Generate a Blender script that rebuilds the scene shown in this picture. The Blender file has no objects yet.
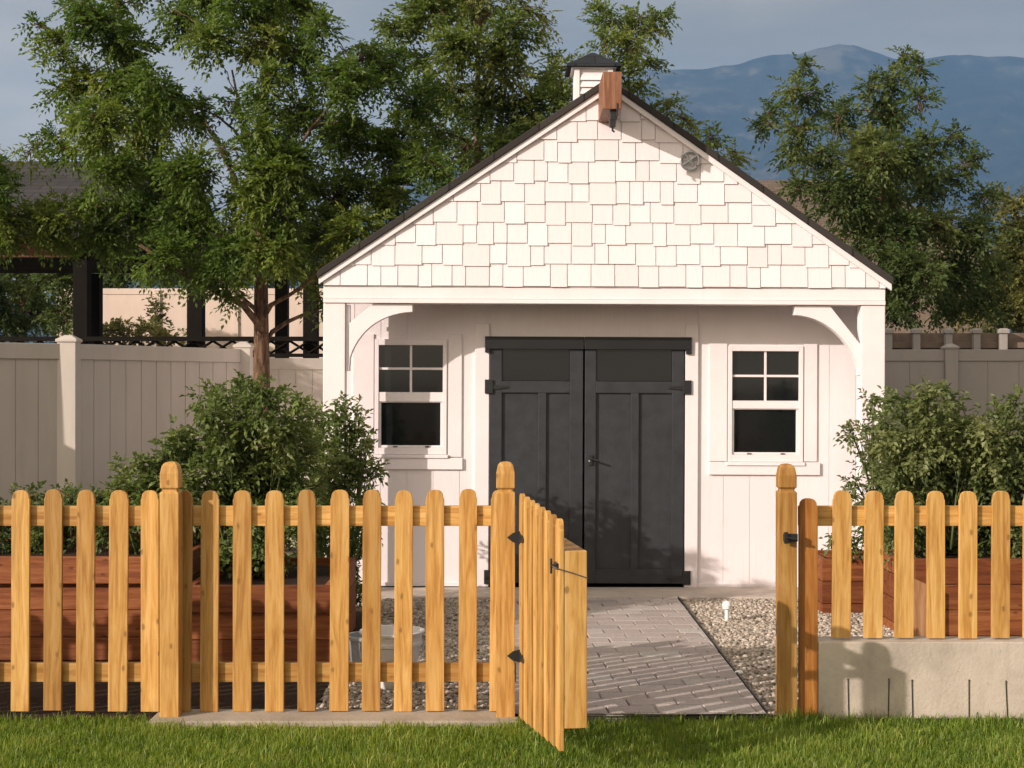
import bpy, bmesh, math, random
import numpy as np
from mathutils import Vector, Matrix

random.seed(7)
RNG = np.random.default_rng(11)
R = math.radians
F = 1456.0          # focal length in pixels (1024 wide picture)
EYE = 1.58
scene = bpy.context.scene
COL = scene.collection


def W(px, py, Y):
    """world point seen at pixel (px, py) at distance Y"""
    return Vector(((px - 512) * Y / F, Y, EYE - (py - 384) * Y / F))


def X(px, Y):
    return (px - 512) * Y / F


def Z(py, Y):
    return EYE - (py - 384) * Y / F


# ------------------------------------------------------------------ objects
def tag(o, label=None, cat=None, group=None, kind=None):
    if label: o['label'] = label
    if cat: o['category'] = cat
    if group: o['group'] = group
    if kind: o['kind'] = kind
    return o


def thing(name, loc, label, cat, group=None, rz=0.0):
    o = bpy.data.objects.new(name, None)
    o.empty_display_size = 0.1
    COL.objects.link(o)
    o.location = loc
    o.rotation_euler = (0, 0, rz)
    return tag(o, label, cat, group)


def root_of(o):
    off = Vector((0, 0, 0))
    while o is not None:
        off += o.location
        o = o.parent
    return off


class MB:
    """collects geometry and links it as ONE mesh object"""
    def __init__(self):
        self.v = []; self.f = []; self.t = []

    def add(self, vs, fs, tint=0.5):
        n = len(self.v)
        self.v.extend(tuple(p) for p in vs)
        self.f.extend(tuple(i + n for i in f) for f in fs)
        self.t.extend([tint] * len(vs))
        return self

    def box(self, x0, x1, y0, y1, z0, z1, tint=0.5):
        vs = [(x0, y0, z0), (x1, y0, z0), (x1, y1, z0), (x0, y1, z0), (x0, y0, z1), (x1, y0, z1), (x1, y1, z1), (x0, y1, z1)]
        fs = [(3, 2, 1, 0), (4, 5, 6, 7), (0, 1, 5, 4), (1, 2, 6, 5), (2, 3, 7, 6), (3, 0, 4, 7)]
        return self.add(vs, fs, tint)

    def prism_y(self, poly, y0, y1, tint=0.5):
        """polygon of (x, z), counter-clockwise seen from -y, extruded from y0 to y1"""
        n = len(poly)
        vs = [(x, y0, z) for x, z in poly] + [(x, y1, z) for x, z in poly]
        fs = [tuple(range(n)), tuple(range(2 * n - 1, n - 1, -1))]
        fs += [((i + 1) % n, i, n + i, n + (i + 1) % n) for i in range(n)]
        return self.add(vs, fs, tint)

    def tube(self, pts, rad, n=8, tint=0.5, cap=True):
        pts = [Vector(p) for p in pts]
        if not isinstance(rad, (list, tuple)): rad = [rad] * len(pts)
        vs = []
        for i, p in enumerate(pts):
            d = (pts[min(i + 1, len(pts) - 1)] - pts[max(i - 1, 0)])
            d = d.normalized() if d.length > 1e-9 else Vector((0, 0, 1))
            a = d.cross(Vector((0.3, 0.9, 0.1)) if abs(d.z) > .8 else Vector((0, 0, 1))).normalized()
            b = d.cross(a)
            for k in range(n):
                th = 2 * math.pi * k / n
                vs.append(p + (a * math.cos(th) + b * math.sin(th)) * rad[i])
        fs = []
        for i in range(len(pts) - 1):
            for k in range(n):
                fs.append((i * n + k, i * n + (k + 1) % n, (i + 1) * n + (k + 1) % n, (i + 1) * n + k))
        if cap:
            fs.append(tuple(range(n - 1, -1, -1)))
            fs.append(tuple((len(pts) - 1) * n + k for k in range(n)))
        return self.add(vs, fs, tint)

    def lathe(self, prof, cx, cy, n=24, tint=0.5):
        """profile of (radius, z)"""
        vs = []; fs = []
        for r, z in prof:
            for k in range(n):
                th = 2 * math.pi * k / n
                vs.append((cx + r * math.cos(th), cy + r * math.sin(th), z))
        for i in range(len(prof) - 1):
            for k in range(n):
                fs.append((i * n + k, i * n + (k + 1) % n, (i + 1) * n + (k + 1) % n, (i + 1) * n + k))
        fs.append(tuple(range(n - 1, -1, -1)))
        fs.append(tuple((len(prof) - 1) * n + k for k in range(n)))
        return self.add(vs, fs, tint)

    def loft_square(self, prof, cx, cy, tint=0.5):
        """profile of (half width, z): a square post"""
        vs = []
        for h, z in prof:
            vs += [(cx - h, cy - h, z), (cx + h, cy - h, z), (cx + h, cy + h, z), (cx - h, cy + h, z)]
        fs = [(3, 2, 1, 0)]
        for i in range(len(prof) - 1):
            for k in range(4):
                fs.append((i * 4 + k, i * 4 + (k + 1) % 4, i * 4 + 4 + (k + 1) % 4, i * 4 + 4 + k))
        m = (len(prof) - 1) * 4
        fs.append((m, m + 1, m + 2, m + 3))
        return self.add(vs, fs, tint)

    def mesh(self, name, off=(0, 0, 0), bevel=0.0, smooth=False, segs=2):
        me = bpy.data.meshes.new(name)
        ox, oy, oz = off
        me.from_pydata([(x - ox, y - oy, z - oz) for x, y, z in self.v], [], self.f)
        a = me.attributes.new('tint', 'FLOAT', 'POINT')
        a.data.foreach_set('value', self.t)
        bm = bmesh.new(); bm.from_mesh(me)
        bmesh.ops.recalc_face_normals(bm, faces=bm.faces)
        if bevel > 0:
            es = [e for e in bm.edges if len(e.link_faces) == 2 and e.calc_face_angle(0) > 0.5]
            bmesh.ops.bevel(bm, geom=es, offset=bevel, segments=segs, profile=0.6, affect='EDGES', clamp_overlap=True)
        bm.to_mesh(me); bm.free()
        if smooth:
            me.polygons.foreach_set('use_smooth', [True] * len(me.polygons))
        return me

    def build(self, name, mat, parent=None, bevel=0.0, smooth=False, **tags):
        off = root_of(parent) if parent else (0, 0, 0)
        me = self.mesh(name, off, bevel, smooth)
        me.materials.append(mat)
        o = bpy.data.objects.new(name, me)
        COL.objects.link(o)
        if parent: o.parent = parent
        return tag(o, **tags)


def solo(name, mb, mat, loc, label, cat, group=None, **kw):
    """a thing that is a single mesh, origin at its base"""
    me = mb.mesh(name, loc, kw.get('bevel', 0), kw.get('smooth', False))
    me.materials.append(mat)
    o = bpy.data.objects.new(name, me); COL.objects.link(o); o.location = loc
    return tag(o, label, cat, group)


def setting(name, mb, mat, kind='structure', **kw):
    return mb.build(name, mat, None, kind=kind, **kw)


# ---------------------------------------------------------------- materials
class Nodes:
    def __init__(self, name):
        self.m = bpy.data.materials.new(name); self.m.use_nodes = True
        self.t = self.m.node_tree
        self.b = self.t.nodes['Principled BSDF']
        self.out = self.t.nodes['Material Output']

    def n(self, typ, **props):
        x = self.t.nodes.new(typ)
        for k, v in props.items(): setattr(x, k, v)
        return x

    def l(self, a, b): self.t.links.new(a, b)

    def coord(self, scale=(1, 1, 1), rand=0.0, kind='Object', rot=(0, 0, 0)):
        tc = self.n('ShaderNodeTexCoord'); mp = self.n('ShaderNodeMapping')
        mp.inputs['Scale'].default_value = scale
        mp.inputs['Rotation'].default_value = rot
        self.l(tc.outputs[kind], mp.inputs['Vector'])
        if rand:
            oi = self.n('ShaderNodeObjectInfo'); mu = self.n('ShaderNodeMath', operation='MULTIPLY'); mu.inputs[1].default_value = rand
            self.l(oi.outputs['Random'], mu.inputs[0])
            cb = self.n('ShaderNodeCombineXYZ')
            for i in range(3): self.l(mu.outputs[0], cb.inputs[i])
            self.l(cb.outputs[0], mp.inputs['Location'])
        return mp.outputs[0]

    def noise(self, vec, scale, detail=4, rough=.55, dist=0.0):
        x = self.n('ShaderNodeTexNoise'); x.inputs['Scale'].default_value = scale
        x.inputs['Detail'].default_value = detail; x.inputs['Roughness'].default_value = rough
        x.inputs['Distortion'].default_value = dist
        if vec is not None: self.l(vec, x.inputs['Vector'])
        return x.outputs['Fac']

    def ramp(self, fac, stops):
        x = self.n('ShaderNodeValToRGB'); e = x.color_ramp.elements
        while len(e) < len(stops): e.new(0.5)
        for i, (p, c) in enumerate(stops):
            e[i].position = p; e[i].color = (*c, 1)
        self.l(fac, x.inputs['Fac'])
        return x.outputs['Color']

    def mix(self, fac, a, b, mode='MIX'):
        x = self.n('ShaderNodeMix', data_type='RGBA', blend_type=mode)
        for s, v in ((x.inputs['Factor'], fac), (x.inputs['A'], a), (x.inputs['B'], b)):
            if isinstance(v, (int, float)): s.default_value = v
            elif isinstance(v, tuple): s.default_value = (*v, 1)
            else: self.l(v, s)
        return x.outputs['Result']

    def math(self, op, a, b=0.0):
        x = self.n('ShaderNodeMath', operation=op)
        for s, v in ((x.inputs[0], a), (x.inputs[1], b)):
            if isinstance(v, (int, float)): s.default_value = v
            else: self.l(v, s)
        return x.outputs[0]

    def attr(self, name='tint'):
        x = self.n('ShaderNodeAttribute', attribute_name=name)
        return x.outputs['Fac']

    def rand(self):
        return self.n('ShaderNodeObjectInfo').outputs['Random']

    def bump(self, h, strength=.3, dist=.01):
        x = self.n('ShaderNodeBump'); x.inputs['Strength'].default_value = strength; x.inputs['Distance'].default_value = dist
        self.l(h, x.inputs['Height']); self.l(x.outputs[0], self.b.inputs['Normal'])

    def color(self, c):
        if isinstance(c, tuple): self.b.inputs['Base Color'].default_value = (*c, 1)
        else: self.l(c, self.b.inputs['Base Color'])

    def set(self, rough=None, metal=None, spec=None):
        if rough is not None: self.b.inputs['Roughness'].default_value = rough
        if metal is not None: self.b.inputs['Metallic'].default_value = metal
        if spec is not None: self.b.inputs['Specular IOR Level'].default_value = spec
        return self.m


def mat_plain(name, c, rough=.6, var=.12, scale=6, bump=.1, spec=.4, metal=0):
    n = Nodes(name)
    f = n.noise(n.coord(rand=7), scale, 6, .6)
    lo = tuple(v * (1 - var) for v in c); hi = tuple(min(1, v * (1 + var)) for v in c)
    n.color(n.ramp(f, [(.3, lo), (.7, hi)]))
    if bump: n.bump(n.noise(n.coord(rand=3), scale * 12, 4), bump, .004)
    return n.set(rough, metal, spec)


def mat_wood(name, dark, mid, light, along='z', rough=.55, knots=True, grain=1.0):
    n = Nodes(name)
    sc = {'z': (1, 1, .07), 'x': (.07, 1, 1), 'y': (1, .07, 1)}[along]
    v = n.coord(sc, rand=23.0)
    f1 = n.noise(v, 26 * grain, 5, .6, 1.2)
    f2 = n.noise(v, 110 * grain, 3, .6)
    f = n.math('ADD', n.math('MULTIPLY', f1, .72), n.math('MULTIPLY', f2, .28))
    c = n.ramp(f, [(.38, dark), (.5, mid), (.62, light)])
    big = n.noise(n.coord((1, 1, 1), rand=31.0), 2.2, 2)
    c = n.mix(n.math('MULTIPLY', big, .55), c, dark, 'MIX')
    # every board has its own tone
    r = n.rand()
    c = n.mix(.95, c, n.ramp(r, [(0, (.62, .58, .52)), (.5, (.95, .95, .95)), (1, (1.12, 1.16, 1.2))]), 'MULTIPLY')
    sk = n.noise(n.coord({'z': (1, 1, .10), 'x': (.10, 1, 1), 'y': (1, .10, 1)}[along], rand=41.0), 16, 3, .6, .8)
    c = n.mix(n.ramp(sk, [(.56, (0, 0, 0)), (.70, (.55, .55, .55))]), c, tuple(v * .72 for v in dark))
    if knots:
        sx = n.n('ShaderNodeSeparateXYZ'); n.l(n.coord((1, 1, 1), rand=17.0), sx.inputs[0])
        cv = n.n('ShaderNodeCombineXYZ')
        n.l(n.math('MULTIPLY', n.math('ADD', sx.outputs[0], n.math('MULTIPLY', sx.outputs[1], .7)), 10.5 if along == 'z' else 5.5), cv.inputs[0])
        n.l(n.math('MULTIPLY', sx.outputs[2], 5.5 if along == 'z' else 10.5), cv.inputs[1])
        wob = n.n('ShaderNodeVectorMath', operation='ADD'); n.l(cv.outputs[0], wob.inputs[0])
        wn = n.n('ShaderNodeTexNoise'); wn.inputs['Scale'].default_value = 30; n.l(n.coord(), wn.inputs['Vector'])
        ws = n.n('ShaderNodeVectorMath', operation='SCALE'); ws.inputs['Scale'].default_value = .10; n.l(wn.outputs['Color'], ws.inputs[0]); n.l(ws.outputs[0], wob.inputs[1])
        vo = n.n('ShaderNodeTexVoronoi', voronoi_dimensions='2D'); vo.inputs['Scale'].default_value = 1.0
        n.l(wob.outputs[0], vo.inputs['Vector'])
        k = n.ramp(vo.outputs['Distance'], [(.035, (1, 1, 1)), (.075, (.75, .75, .75)), (.085, (.15, .15, .15)), (.16, (0, 0, 0))])
        sep = n.n('ShaderNodeSeparateColor'); n.l(vo.outputs['Color'], sep.inputs[0])
        on = n.math('GREATER_THAN', sep.outputs[0], .66)
        c = n.mix(n.math('MULTIPLY', n.math('MULTIPLY', k, on), .7), c, tuple(v * .5 for v in dark))
    n.color(c)
    n.bump(f, .35, .003)
    return n.set(rough, 0, .3)


def mat_leaf(name, dark, mid, light, trans=.35, rough=.5):
    n = Nodes(name)
    c = n.ramp(n.attr(), [(0, dark), (.5, mid), (1, light)])
    n.color(c)
    n.set(rough, 0, .35)
    tr = n.n('ShaderNodeBsdfTranslucent')
    hs = n.n('ShaderNodeHueSaturation'); hs.inputs['Value'].default_value = 1.5; hs.inputs['Saturation'].default_value = 1.1
    n.l(c, hs.inputs['Color']); n.l(hs.outputs[0], tr.inputs['Color'])
    mx = n.n('ShaderNodeMixShader'); mx.inputs[0].default_value = trans
    n.l(n.b.outputs[0], mx.inputs[1]); n.l(tr.outputs[0], mx.inputs[2]); n.l(mx.outputs[0], n.out.inputs['Surface'])
    return n.m


def mat_white():
    n = Nodes('white_paint')
    v = n.coord(rand=5)
    a = n.noise(v, 2.5, 5, .6)
    c = n.ramp(a, [(.3, (.74, .68, .68)), (.7, (.81, .75, .76))])
    # rain dirt and dust in streaks
    d = n.noise(n.coord((1, 1, .12), rand=9), 18, 5, .65)
    c = n.mix(n.ramp(d, [(.58, (0, 0, 0)), (.85, (.22, .22, .22))]), c, (.50, .47, .42))
    n.color(c)
    n.bump(n.noise(n.coord((1, 1, .25)), 70, 4), .12, .003)
    return n.set(.5, 0, .35)


def mat_shingle():
    n = Nodes('white_shingle_paint')
    a = n.attr()
    c = n.ramp(a, [(0, (.745, .675, .68)), (1, (.82, .75, .765))])
    g = n.noise(n.coord((1, 1, .10)), 60, 4, .6)
    c = n.mix(n.ramp(g, [(.5, (0, 0, 0)), (.8, (.12, .12, .12))]), c, (.5, .46, .42))
    n.color(c)
    n.bump(g, .35, .004)
    return n.set(.55, 0, .3)


def mat_siding():
    """grooved panel siding, painted white"""
    n = Nodes('white_siding_paint')
    v = n.coord()
    a = n.noise(v, 2.0, 5, .6)
    c = n.ramp(a, [(.3, (.755, .69, .695)), (.7, (.81, .75, .76))])
    g = n.noise(n.coord((1, 1, .06)), 45, 5, .65)
    c = n.mix(n.ramp(g, [(.5, (0, 0, 0)), (.85, (.15, .15, .15))]), c, (.5, .47, .43))
    n.color(c); n.bump(g, .4, .004)
    return n.set(.55, 0, .3)


def mat_roof(name, a, b):
    n = Nodes(name)
    br = n.n('ShaderNodeTexBrick'); br.inputs['Scale'].default_value = 1.0
    br.inputs['Brick Width'].default_value = .33; br.inputs['Row Height'].default_value = .14
    br.inputs['Mortar Size'].default_value = .006
    br.inputs['Color1'].default_value = (*a, 1); br.inputs['Color2'].default_value = (*b, 1); br.inputs['Mortar'].default_value = (*[v * .4 for v in a], 1)
    n.l(n.coord(), br.inputs['Vector'])
    g = n.noise(n.coord(), 90, 3)
    n.color(n.mix(.5, br.outputs['Color'], n.ramp(g, [(.3, (.6, .6, .6)), (.7, (1.3, 1.3, 1.3))]), 'MULTIPLY'))
    n.bump(g, .5, .004)
    return n.set(.85, 0, .2)


def mat_glass():
    n = Nodes('dark_window_glass')
    n.color((.008, .009, .010)); n.bump(n.noise(n.coord(rand=3), 3, 2), .02, .02)
    return n.set(.06, 0, .5)


def mat_concrete(name='concrete', base=(.47, .41, .34)):
    n = Nodes(name)
    a = n.noise(n.coord(), 3.5, 7, .65)
    c = n.ramp(a, [(.3, tuple(v * .72 for v in base)), (.55, base), (.75, tuple(v * 1.12 for v in base))])
    p = n.noise(n.coord(), 55, 3, .6)
    c = n.mix(n.ramp(p, [(.62, (0, 0, 0)), (.75, (.5, .5, .5))]), c, tuple(v * .55 for v in base))
    s = n.noise(n.coord((1, 1, .2)), 9, 5, .6)
    c = n.mix(n.ramp(s, [(.55, (0, 0, 0)), (.8, (.4, .4, .4))]), c, (.24, .21, .18))
    n.color(c); n.bump(n.math('ADD', p, a), .5, .005)
    return n.set(.9, 0, .2)


def mat_tint(name, stops, rough=.85, bump=.4, scale=40, mottle=.5):
    n = Nodes(name)
    c = n.ramp(n.attr(), stops)
    f = n.noise(n.coord(), scale, 5, .6)
    c = n.mix(mottle, c, n.ramp(f, [(.3, (.62, .62, .62)), (.7, (1.25, 1.25, 1.25))]), 'MULTIPLY')
    n.color(c)
    if bump: n.bump(f, bump, .004)
    return n.set(rough, 0, .25)


def mat_ground(name, stops, scale=5, rough=.95, bump=.6):
    n = Nodes(name)
    f = n.noise(n.coord(), scale, 8, .7)
    g = n.noise(n.coord(), scale * 14, 5, .7)
    n.color(n.ramp(n.math('ADD', n.math('MULTIPLY', f, .6), n.math('MULTIPLY', g, .4)), stops))
    n.bump(g, bump, .02)
    return n.set(rough, 0, .15)


def mat_vinyl(name, c):
    n = Nodes(name)
    f = n.noise(n.coord((1, 1, .35), rand=4), 3, 5, .6)
    k = n.ramp(f, [(.3, tuple(v * .9 for v in c)), (.7, tuple(v * 1.06 for v in c))])
    d = n.noise(n.coord((1, 1, .15), rand=4), 14, 4, .6)
    k = n.mix(n.ramp(d, [(.55, (0, 0, 0)), (.85, (.3, .3, .3))]), k, tuple(v * .6 for v in c))
    n.color(k)
    n.bump(n.noise(n.coord(), 8, 3), .06, .01)
    return n.set(.5, 0, .3)


M = {
    'white': mat_white(), 'shingle': mat_shingle(), 'siding': mat_siding(),
    'door': mat_plain('charcoal_door_paint', (.028, .030, .034), .5, .25, 9, .2),
    'door_trim': mat_plain('black_door_trim_paint', (.012, .012, .013), .5, .2, 5, .1),
    'iron': mat_plain('black_iron', (.012, .012, .012), .45, .3, 30, .2, .5),
    'glass': mat_glass(),
    'roof': mat_roof('brown_roof_shingles', (.032, .027, .025), (.046, .040, .036)),
    'cupola_roof': mat_roof('dark_slate_cupola_roof', (.020, .023, .027), (.032, .035, .04)),
    'grey_roof': mat_roof('grey_pavilion_shingles', (.036, .034, .035), (.052, .048, .048)),
    'house_roof': mat_roof('brown_house_roof', (.12, .09, .07), (.15, .115, .085)),
    'picket': mat_wood('stained_fence_wood', (.365, .172, .040), (.55, .312, .088), (.66, .425, .16)),
    'rail': mat_wood('stained_rail_wood', (.365, .172, .040), (.55, .312, .088), (.66, .425, .16), 'x'),
    'latch_board': mat_wood('reddish_latch_board', (.28, .10, .018), (.44, .185, .04), (.54, .27, .075)),
    'hoist': mat_wood('weathered_red_beam_wood', (.13, .055, .030), (.25, .105, .055), (.36, .19, .115), 'z', grain=1.2),
    'bedwood': mat_wood('red_brown_bed_boards', (.15, .038, .011), (.26, .082, .024), (.34, .13, .048), 'x', .7),
    'bedpost': mat_wood('light_bed_post', (.24, .11, .045), (.38, .19, .085), (.48, .28, .15), 'z', .7),
    'bark': None,
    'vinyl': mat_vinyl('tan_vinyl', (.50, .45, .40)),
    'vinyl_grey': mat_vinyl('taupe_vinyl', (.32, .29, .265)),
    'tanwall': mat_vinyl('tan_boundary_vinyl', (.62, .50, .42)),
    'slat': mat_plain('weathered_brown_slats', (.17, .125, .095), .8, .25, 8, .2),
    'dark_beam': mat_plain('dark_stained_beam', (.010, .008, .006), .75, .25, 8, .15, .08),
    'red_beam': mat_wood('red_stained_beam', (.10, .03, .015), (.16, .05, .025), (.2, .07, .035), 'x', .6),
    'concrete': mat_concrete(),
    'slab': mat_concrete('apron_concrete', (.52, .45, .385)),
    'kerb': mat_concrete('kerb_concrete', (.36, .31, .25)),
    'paver': mat_tint('paver_stone', [(0, (.30, .28, .265)), (.35, (.37, .315, .29)), (.7, (.41, .36, .33)), (1, (.44, .41, .375))], .9, .5, 55, .55),
    'joint': mat_ground('paver_joint_sand', [(.35, (.045, .038, .032)), (.65, (.09, .075, .06))], 9),
    'stone': mat_tint('gravel_stone', [(0, (.19, .165, .14)), (.3, (.34, .285, .225)), (.7, (.43, .365, .295)), (1, (.54, .49, .42))], .85, .3, 60, .4),
    'gravelbed': mat_ground('gravel_base', [(.35, (.11, .09, .07)), (.65, (.27, .22, .17))], 18),
    'soil': mat_ground('dark_soil', [(.35, (.022, .014, .009)), (.65, (.06, .038, .024))], 6),
    'lawn': mat_ground('lawn_soil', [(.35, (.035, .042, .012)), (.65, (.07, .075, .022))], 8),
    'yard': mat_ground('dry_yard_ground', [(.35, (.10, .085, .05)), (.65, (.17, .14, .09))], 1.2),
    'grass': mat_leaf('grass_blades', (0.07, 0.128, 0.012), (0.152, 0.236, 0.026), (0.35, 0.37, 0.09), .42, .5),
    'leafA': mat_leaf('ash_leaves', (0.0556, 0.1005, 0.018), (0.1163, 0.1738, 0.0335), (0.2511, 0.2769, 0.0579), 0.45),
    'leafB': mat_leaf('light_ash_leaves', (0.0727, 0.1133, 0.0258), (0.1427, 0.1906, 0.0438), (0.2709, 0.2897, 0.0773), 0.45),
    'leafC': mat_leaf('dark_far_leaves', (0.0449, 0.0747, 0.0232), (0.0872, 0.1262, 0.0361), (0.185, 0.2126, 0.0618), 0.45),
    'leafD': mat_leaf('olive_leaves', (0.06, 0.072, 0.02), (0.115, 0.125, 0.032), (0.21, 0.195, 0.06), 0.35),
    'leafT': mat_leaf('tomato_leaves', (0.055, 0.088, 0.02), (0.122, 0.166, 0.042), (0.24, 0.26, 0.09), 0.35),
    'leafU': mat_leaf('pale_shrub_leaves', (0.064, 0.088, 0.026), (0.132, 0.165, 0.052), (0.25, 0.265, 0.105), 0.35),
    'bucket': mat_plain('white_bucket_plastic', (.72, .70, .68), .4, .08, 4, .05, .5),
    'galv': mat_plain('galvanised_metal', (.42, .43, .44), .45, .2, 25, .1, .5, .6),
    'white_plastic': mat_plain('white_plastic', (.8, .78, .74), .4, .05, 6, .02),
    'black_plastic': mat_plain('black_plastic', (.012, .012, .012), .5, .2, 20, .1),
    'string': mat_plain('grey_string', (.10, .085, .07), .9, .2, 60, .1),
}


def mat_bark():
    n = Nodes('bark')
    f = n.noise(n.coord((1, 1, .22)), 38, 6, .65, .6)
    n.color(n.ramp(f, [(.32, (.034, .020, .013)), (.5, (.115, .068, .042)), (.68, (.21, .135, .085))]))
    n.bump(f, .9, .012)
    return n.set(.9, 0, .15)


M['bark'] = mat_bark()


def mat_mountain():
    n = Nodes('scrub_mountain')
    f = n.noise(n.coord(), .004, 9, .62)
    g = n.noise(n.coord(), .02, 6, .65)
    n.color(n.ramp(n.math('ADD', n.math('MULTIPLY', f, .55), n.math('MULTIPLY', g, .45)),
                   [(.42, (.003, .006, .004)), (.52, (.017, .019, .013)), (.60, (.075, .065, .047))]))
    return n.set(.95, 0, .1)


M['mountain'] = mat_mountain()


# =================================================================== SETTING
def sheet(x0, x1, y0, y1, z):
    return MB().add([(x0, y0, z), (x1, y0, z), (x1, y1, z), (x0, y1, z)], [(0, 1, 2, 3)])


setting('ground', sheet(-3000, 5000, -300, 4200, -.05), M['yard'])
setting('lawn', sheet(-8, 8, -6, 6.9, -.02), M['lawn'])
setting('garden_soil', sheet(-6, -.95, 6.9, 10.2, -.012), M['soil'])
setting('gravel_bed', MB().add([(-.95, 6.9, -.008), (6, 6.9, -.008), (6, 11.4, -.008), (-.95, 11.4, -.008)], [(0, 1, 2, 3)]), M['gravelbed'])
setting('kerb_strip', MB().box(-1.70, .03, 6.80, 7.06, -.05, .006), M['kerb'], bevel=.008)
setting('shed_apron', MB().box(-1.45, 2.80, 10.66, 11.185, -.05, .02), M['slab'], bevel=.008)

# --- paved path: every paver a bevelled block in one slab
PX0, PX1, PY0, PY1 = -.03, 1.205, 6.89, 10.655


def build_path():
    bm = bmesh.new()
    lay = bm.verts.layers.float.new('tint')
    bw, bd, gap = .236, .157, .004
    rot = R(3.0)
    c, s = math.cos(rot), math.sin(rot)
    rr = random.Random(3)
    cx, cy = .6, 8.8
    for j in range(-15, 16):
        for i in range(-6, 7):
            u0 = i * bw + (bw * .5 if j % 2 else 0) + rr.uniform(-.002, .002); v0 = j * bd + rr.uniform(-.002, .002)
            dz = rr.uniform(-.0018, .0018)
            t = min(1, max(0, rr.gauss(.55, .2)))
            b = .005
            ring = []
            for (ins, z) in ((0, -.04), (0, .012), (b, .020)):
                row = []
                for (uu, vv) in ((u0 + gap / 2 + ins, v0 + gap / 2 + ins), (u0 + bw - gap / 2 - ins, v0 + gap / 2 + ins), (u0 + bw - gap / 2 - ins, v0 + bd - gap / 2 - ins), (u0 + gap / 2 + ins, v0 + bd - gap / 2 - ins)):
                    vt = bm.verts.new((cx + uu * c - vv * s, cy + uu * s + vv * c, z + dz)); vt[lay] = t
                    row.append(vt)
                ring.append(row)
            for a in range(2):
                for k in range(4):
                    bm.faces.new((ring[a][k], ring[a][(k + 1) % 4], ring[a + 1][(k + 1) % 4], ring[a + 1][k]))
            bm.faces.new(ring[2])
    for co, no in (((PX0, 0, 0), (1, 0, 0)), ((PX1, 0, 0), (-1, 0, 0)), ((0, PY0, 0), (0, 1, 0)), ((0, PY1, 0), (0, -1, 0))):
        bmesh.ops.bisect_plane(bm, geom=bm.verts[:] + bm.edges[:] + bm.faces[:], plane_co=co, plane_no=no, clear_inner=True)
    me = bpy.data.meshes.new('path'); bm.to_mesh(me); bm.free()
    me.materials.append(M['paver'])
    o = bpy.data.objects.new('path', me); COL.objects.link(o); tag(o, kind='structure')
    setting('path_bedding', sheet(PX0 + .002, PX1 - .002, PY0, PY1, .006), M['joint'])


build_path()
solo('path_edging', MB().box(1.211, 1.220, 6.95, 10.65, -.02, .024), M['black_plastic'], (1.216, 8.8, 0),
     'thin black plastic edging strip between the paved path and the tan gravel', 'edging')


# --- stones (gravel): icosahedra, squashed and turned
def icosa():
    p = (1 + 5 ** .5) / 2
    v = np.array([(-1, p, 0), (1, p, 0), (-1, -p, 0), (1, -p, 0), (0, -1, p), (0, 1, p), (0, -1, -p), (0, 1, -p), (p, 0, -1), (p, 0, 1), (-p, 0, -1), (-p, 0, 1)], float)
    v /= np.linalg.norm(v[0])
    f = np.array([(0, 11, 5), (0, 5, 1), (0, 1, 7), (0, 7, 10), (0, 10, 11), (1, 5, 9), (5, 11, 4), (11, 10, 2), (10, 7, 6), (7, 1, 8), (3, 9, 4), (3, 4, 2), (3, 2, 6), (3, 6, 8), (3, 8, 9), (4, 9, 5), (2, 4, 11), (6, 2, 10), (8, 6, 7), (9, 8, 1)])
    return v, f


def np_mesh(name, verts, faces, tint, mat, smooth=False):
    """verts (n,3), faces (m,k) all of one size"""
    me = bpy.data.meshes.new(name)
    k = faces.shape[1]
    me.vertices.add(len(verts)); me.vertices.foreach_set('co', verts.astype(np.float32).ravel())
    me.loops.add(faces.size); me.loops.foreach_set('vertex_index', faces.astype(np.int32).ravel())
    me.polygons.add(len(faces)); me.polygons.foreach_set('loop_start', np.arange(0, faces.size, k, dtype=np.int32))
    a = me.attributes.new('tint', 'FLOAT', 'POINT'); a.data.foreach_set('value', tint.astype(np.float32))
    if smooth: me.polygons.foreach_set('use_smooth', np.ones(len(faces), dtype=bool))
    me.update(calc_edges=True); me.validate()
    me.materials.append(mat)
    return me


def stones(name, areas, mat):
    v, f = icosa()
    P = []; S = []
    for (x0, x1, y0, y1, dens, s0, s1) in areas:
        n = int((x1 - x0) * (y1 - y0) * dens)
        P.append(np.c_[RNG.uniform(x0, x1, n), RNG.uniform(y0, y1, n), np.zeros(n)])
        S.append(RNG.uniform(s0, s1, n) * RNG.choice([.7, 1, 1, 1.25], n))
    P = np.concatenate(P); S = np.concatenate(S); n = len(P)
    sc = S[:, None] * np.c_[RNG.uniform(.8, 1.4, n), RNG.uniform(.7, 1.1, n), RNG.uniform(.45, .75, n)]
    th = RNG.uniform(0, 6.28, n)
    vv = v[None] * sc[:, None, :] * (1 + RNG.uniform(-.18, .18, (n, 12, 1)))
    x = vv[..., 0] * np.cos(th)[:, None] - vv[..., 1] * np.sin(th)[:, None]
    y = vv[..., 0] * np.sin(th)[:, None] + vv[..., 1] * np.cos(th)[:, None]
    P[:, 2] = sc[:, 2] * RNG.uniform(-.3, 1.1, n) + np.where((P[:, 0] > .95) & (P[:, 0] < 1.21), .02, 0)
    V = np.stack([x, y, vv[..., 2]], -1) + P[:, None, :]
    Fc = f[None] + (np.arange(n) * 12)[:, None, None]
    t = np.repeat(RNG.random(n), 12)
    me = np_mesh(name, V.reshape(-1, 3), Fc.reshape(-1, 3), t, mat)
    o = bpy.data.objects.new(name, me); COL.objects.link(o)
    return tag(o, kind='stuff')


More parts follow.
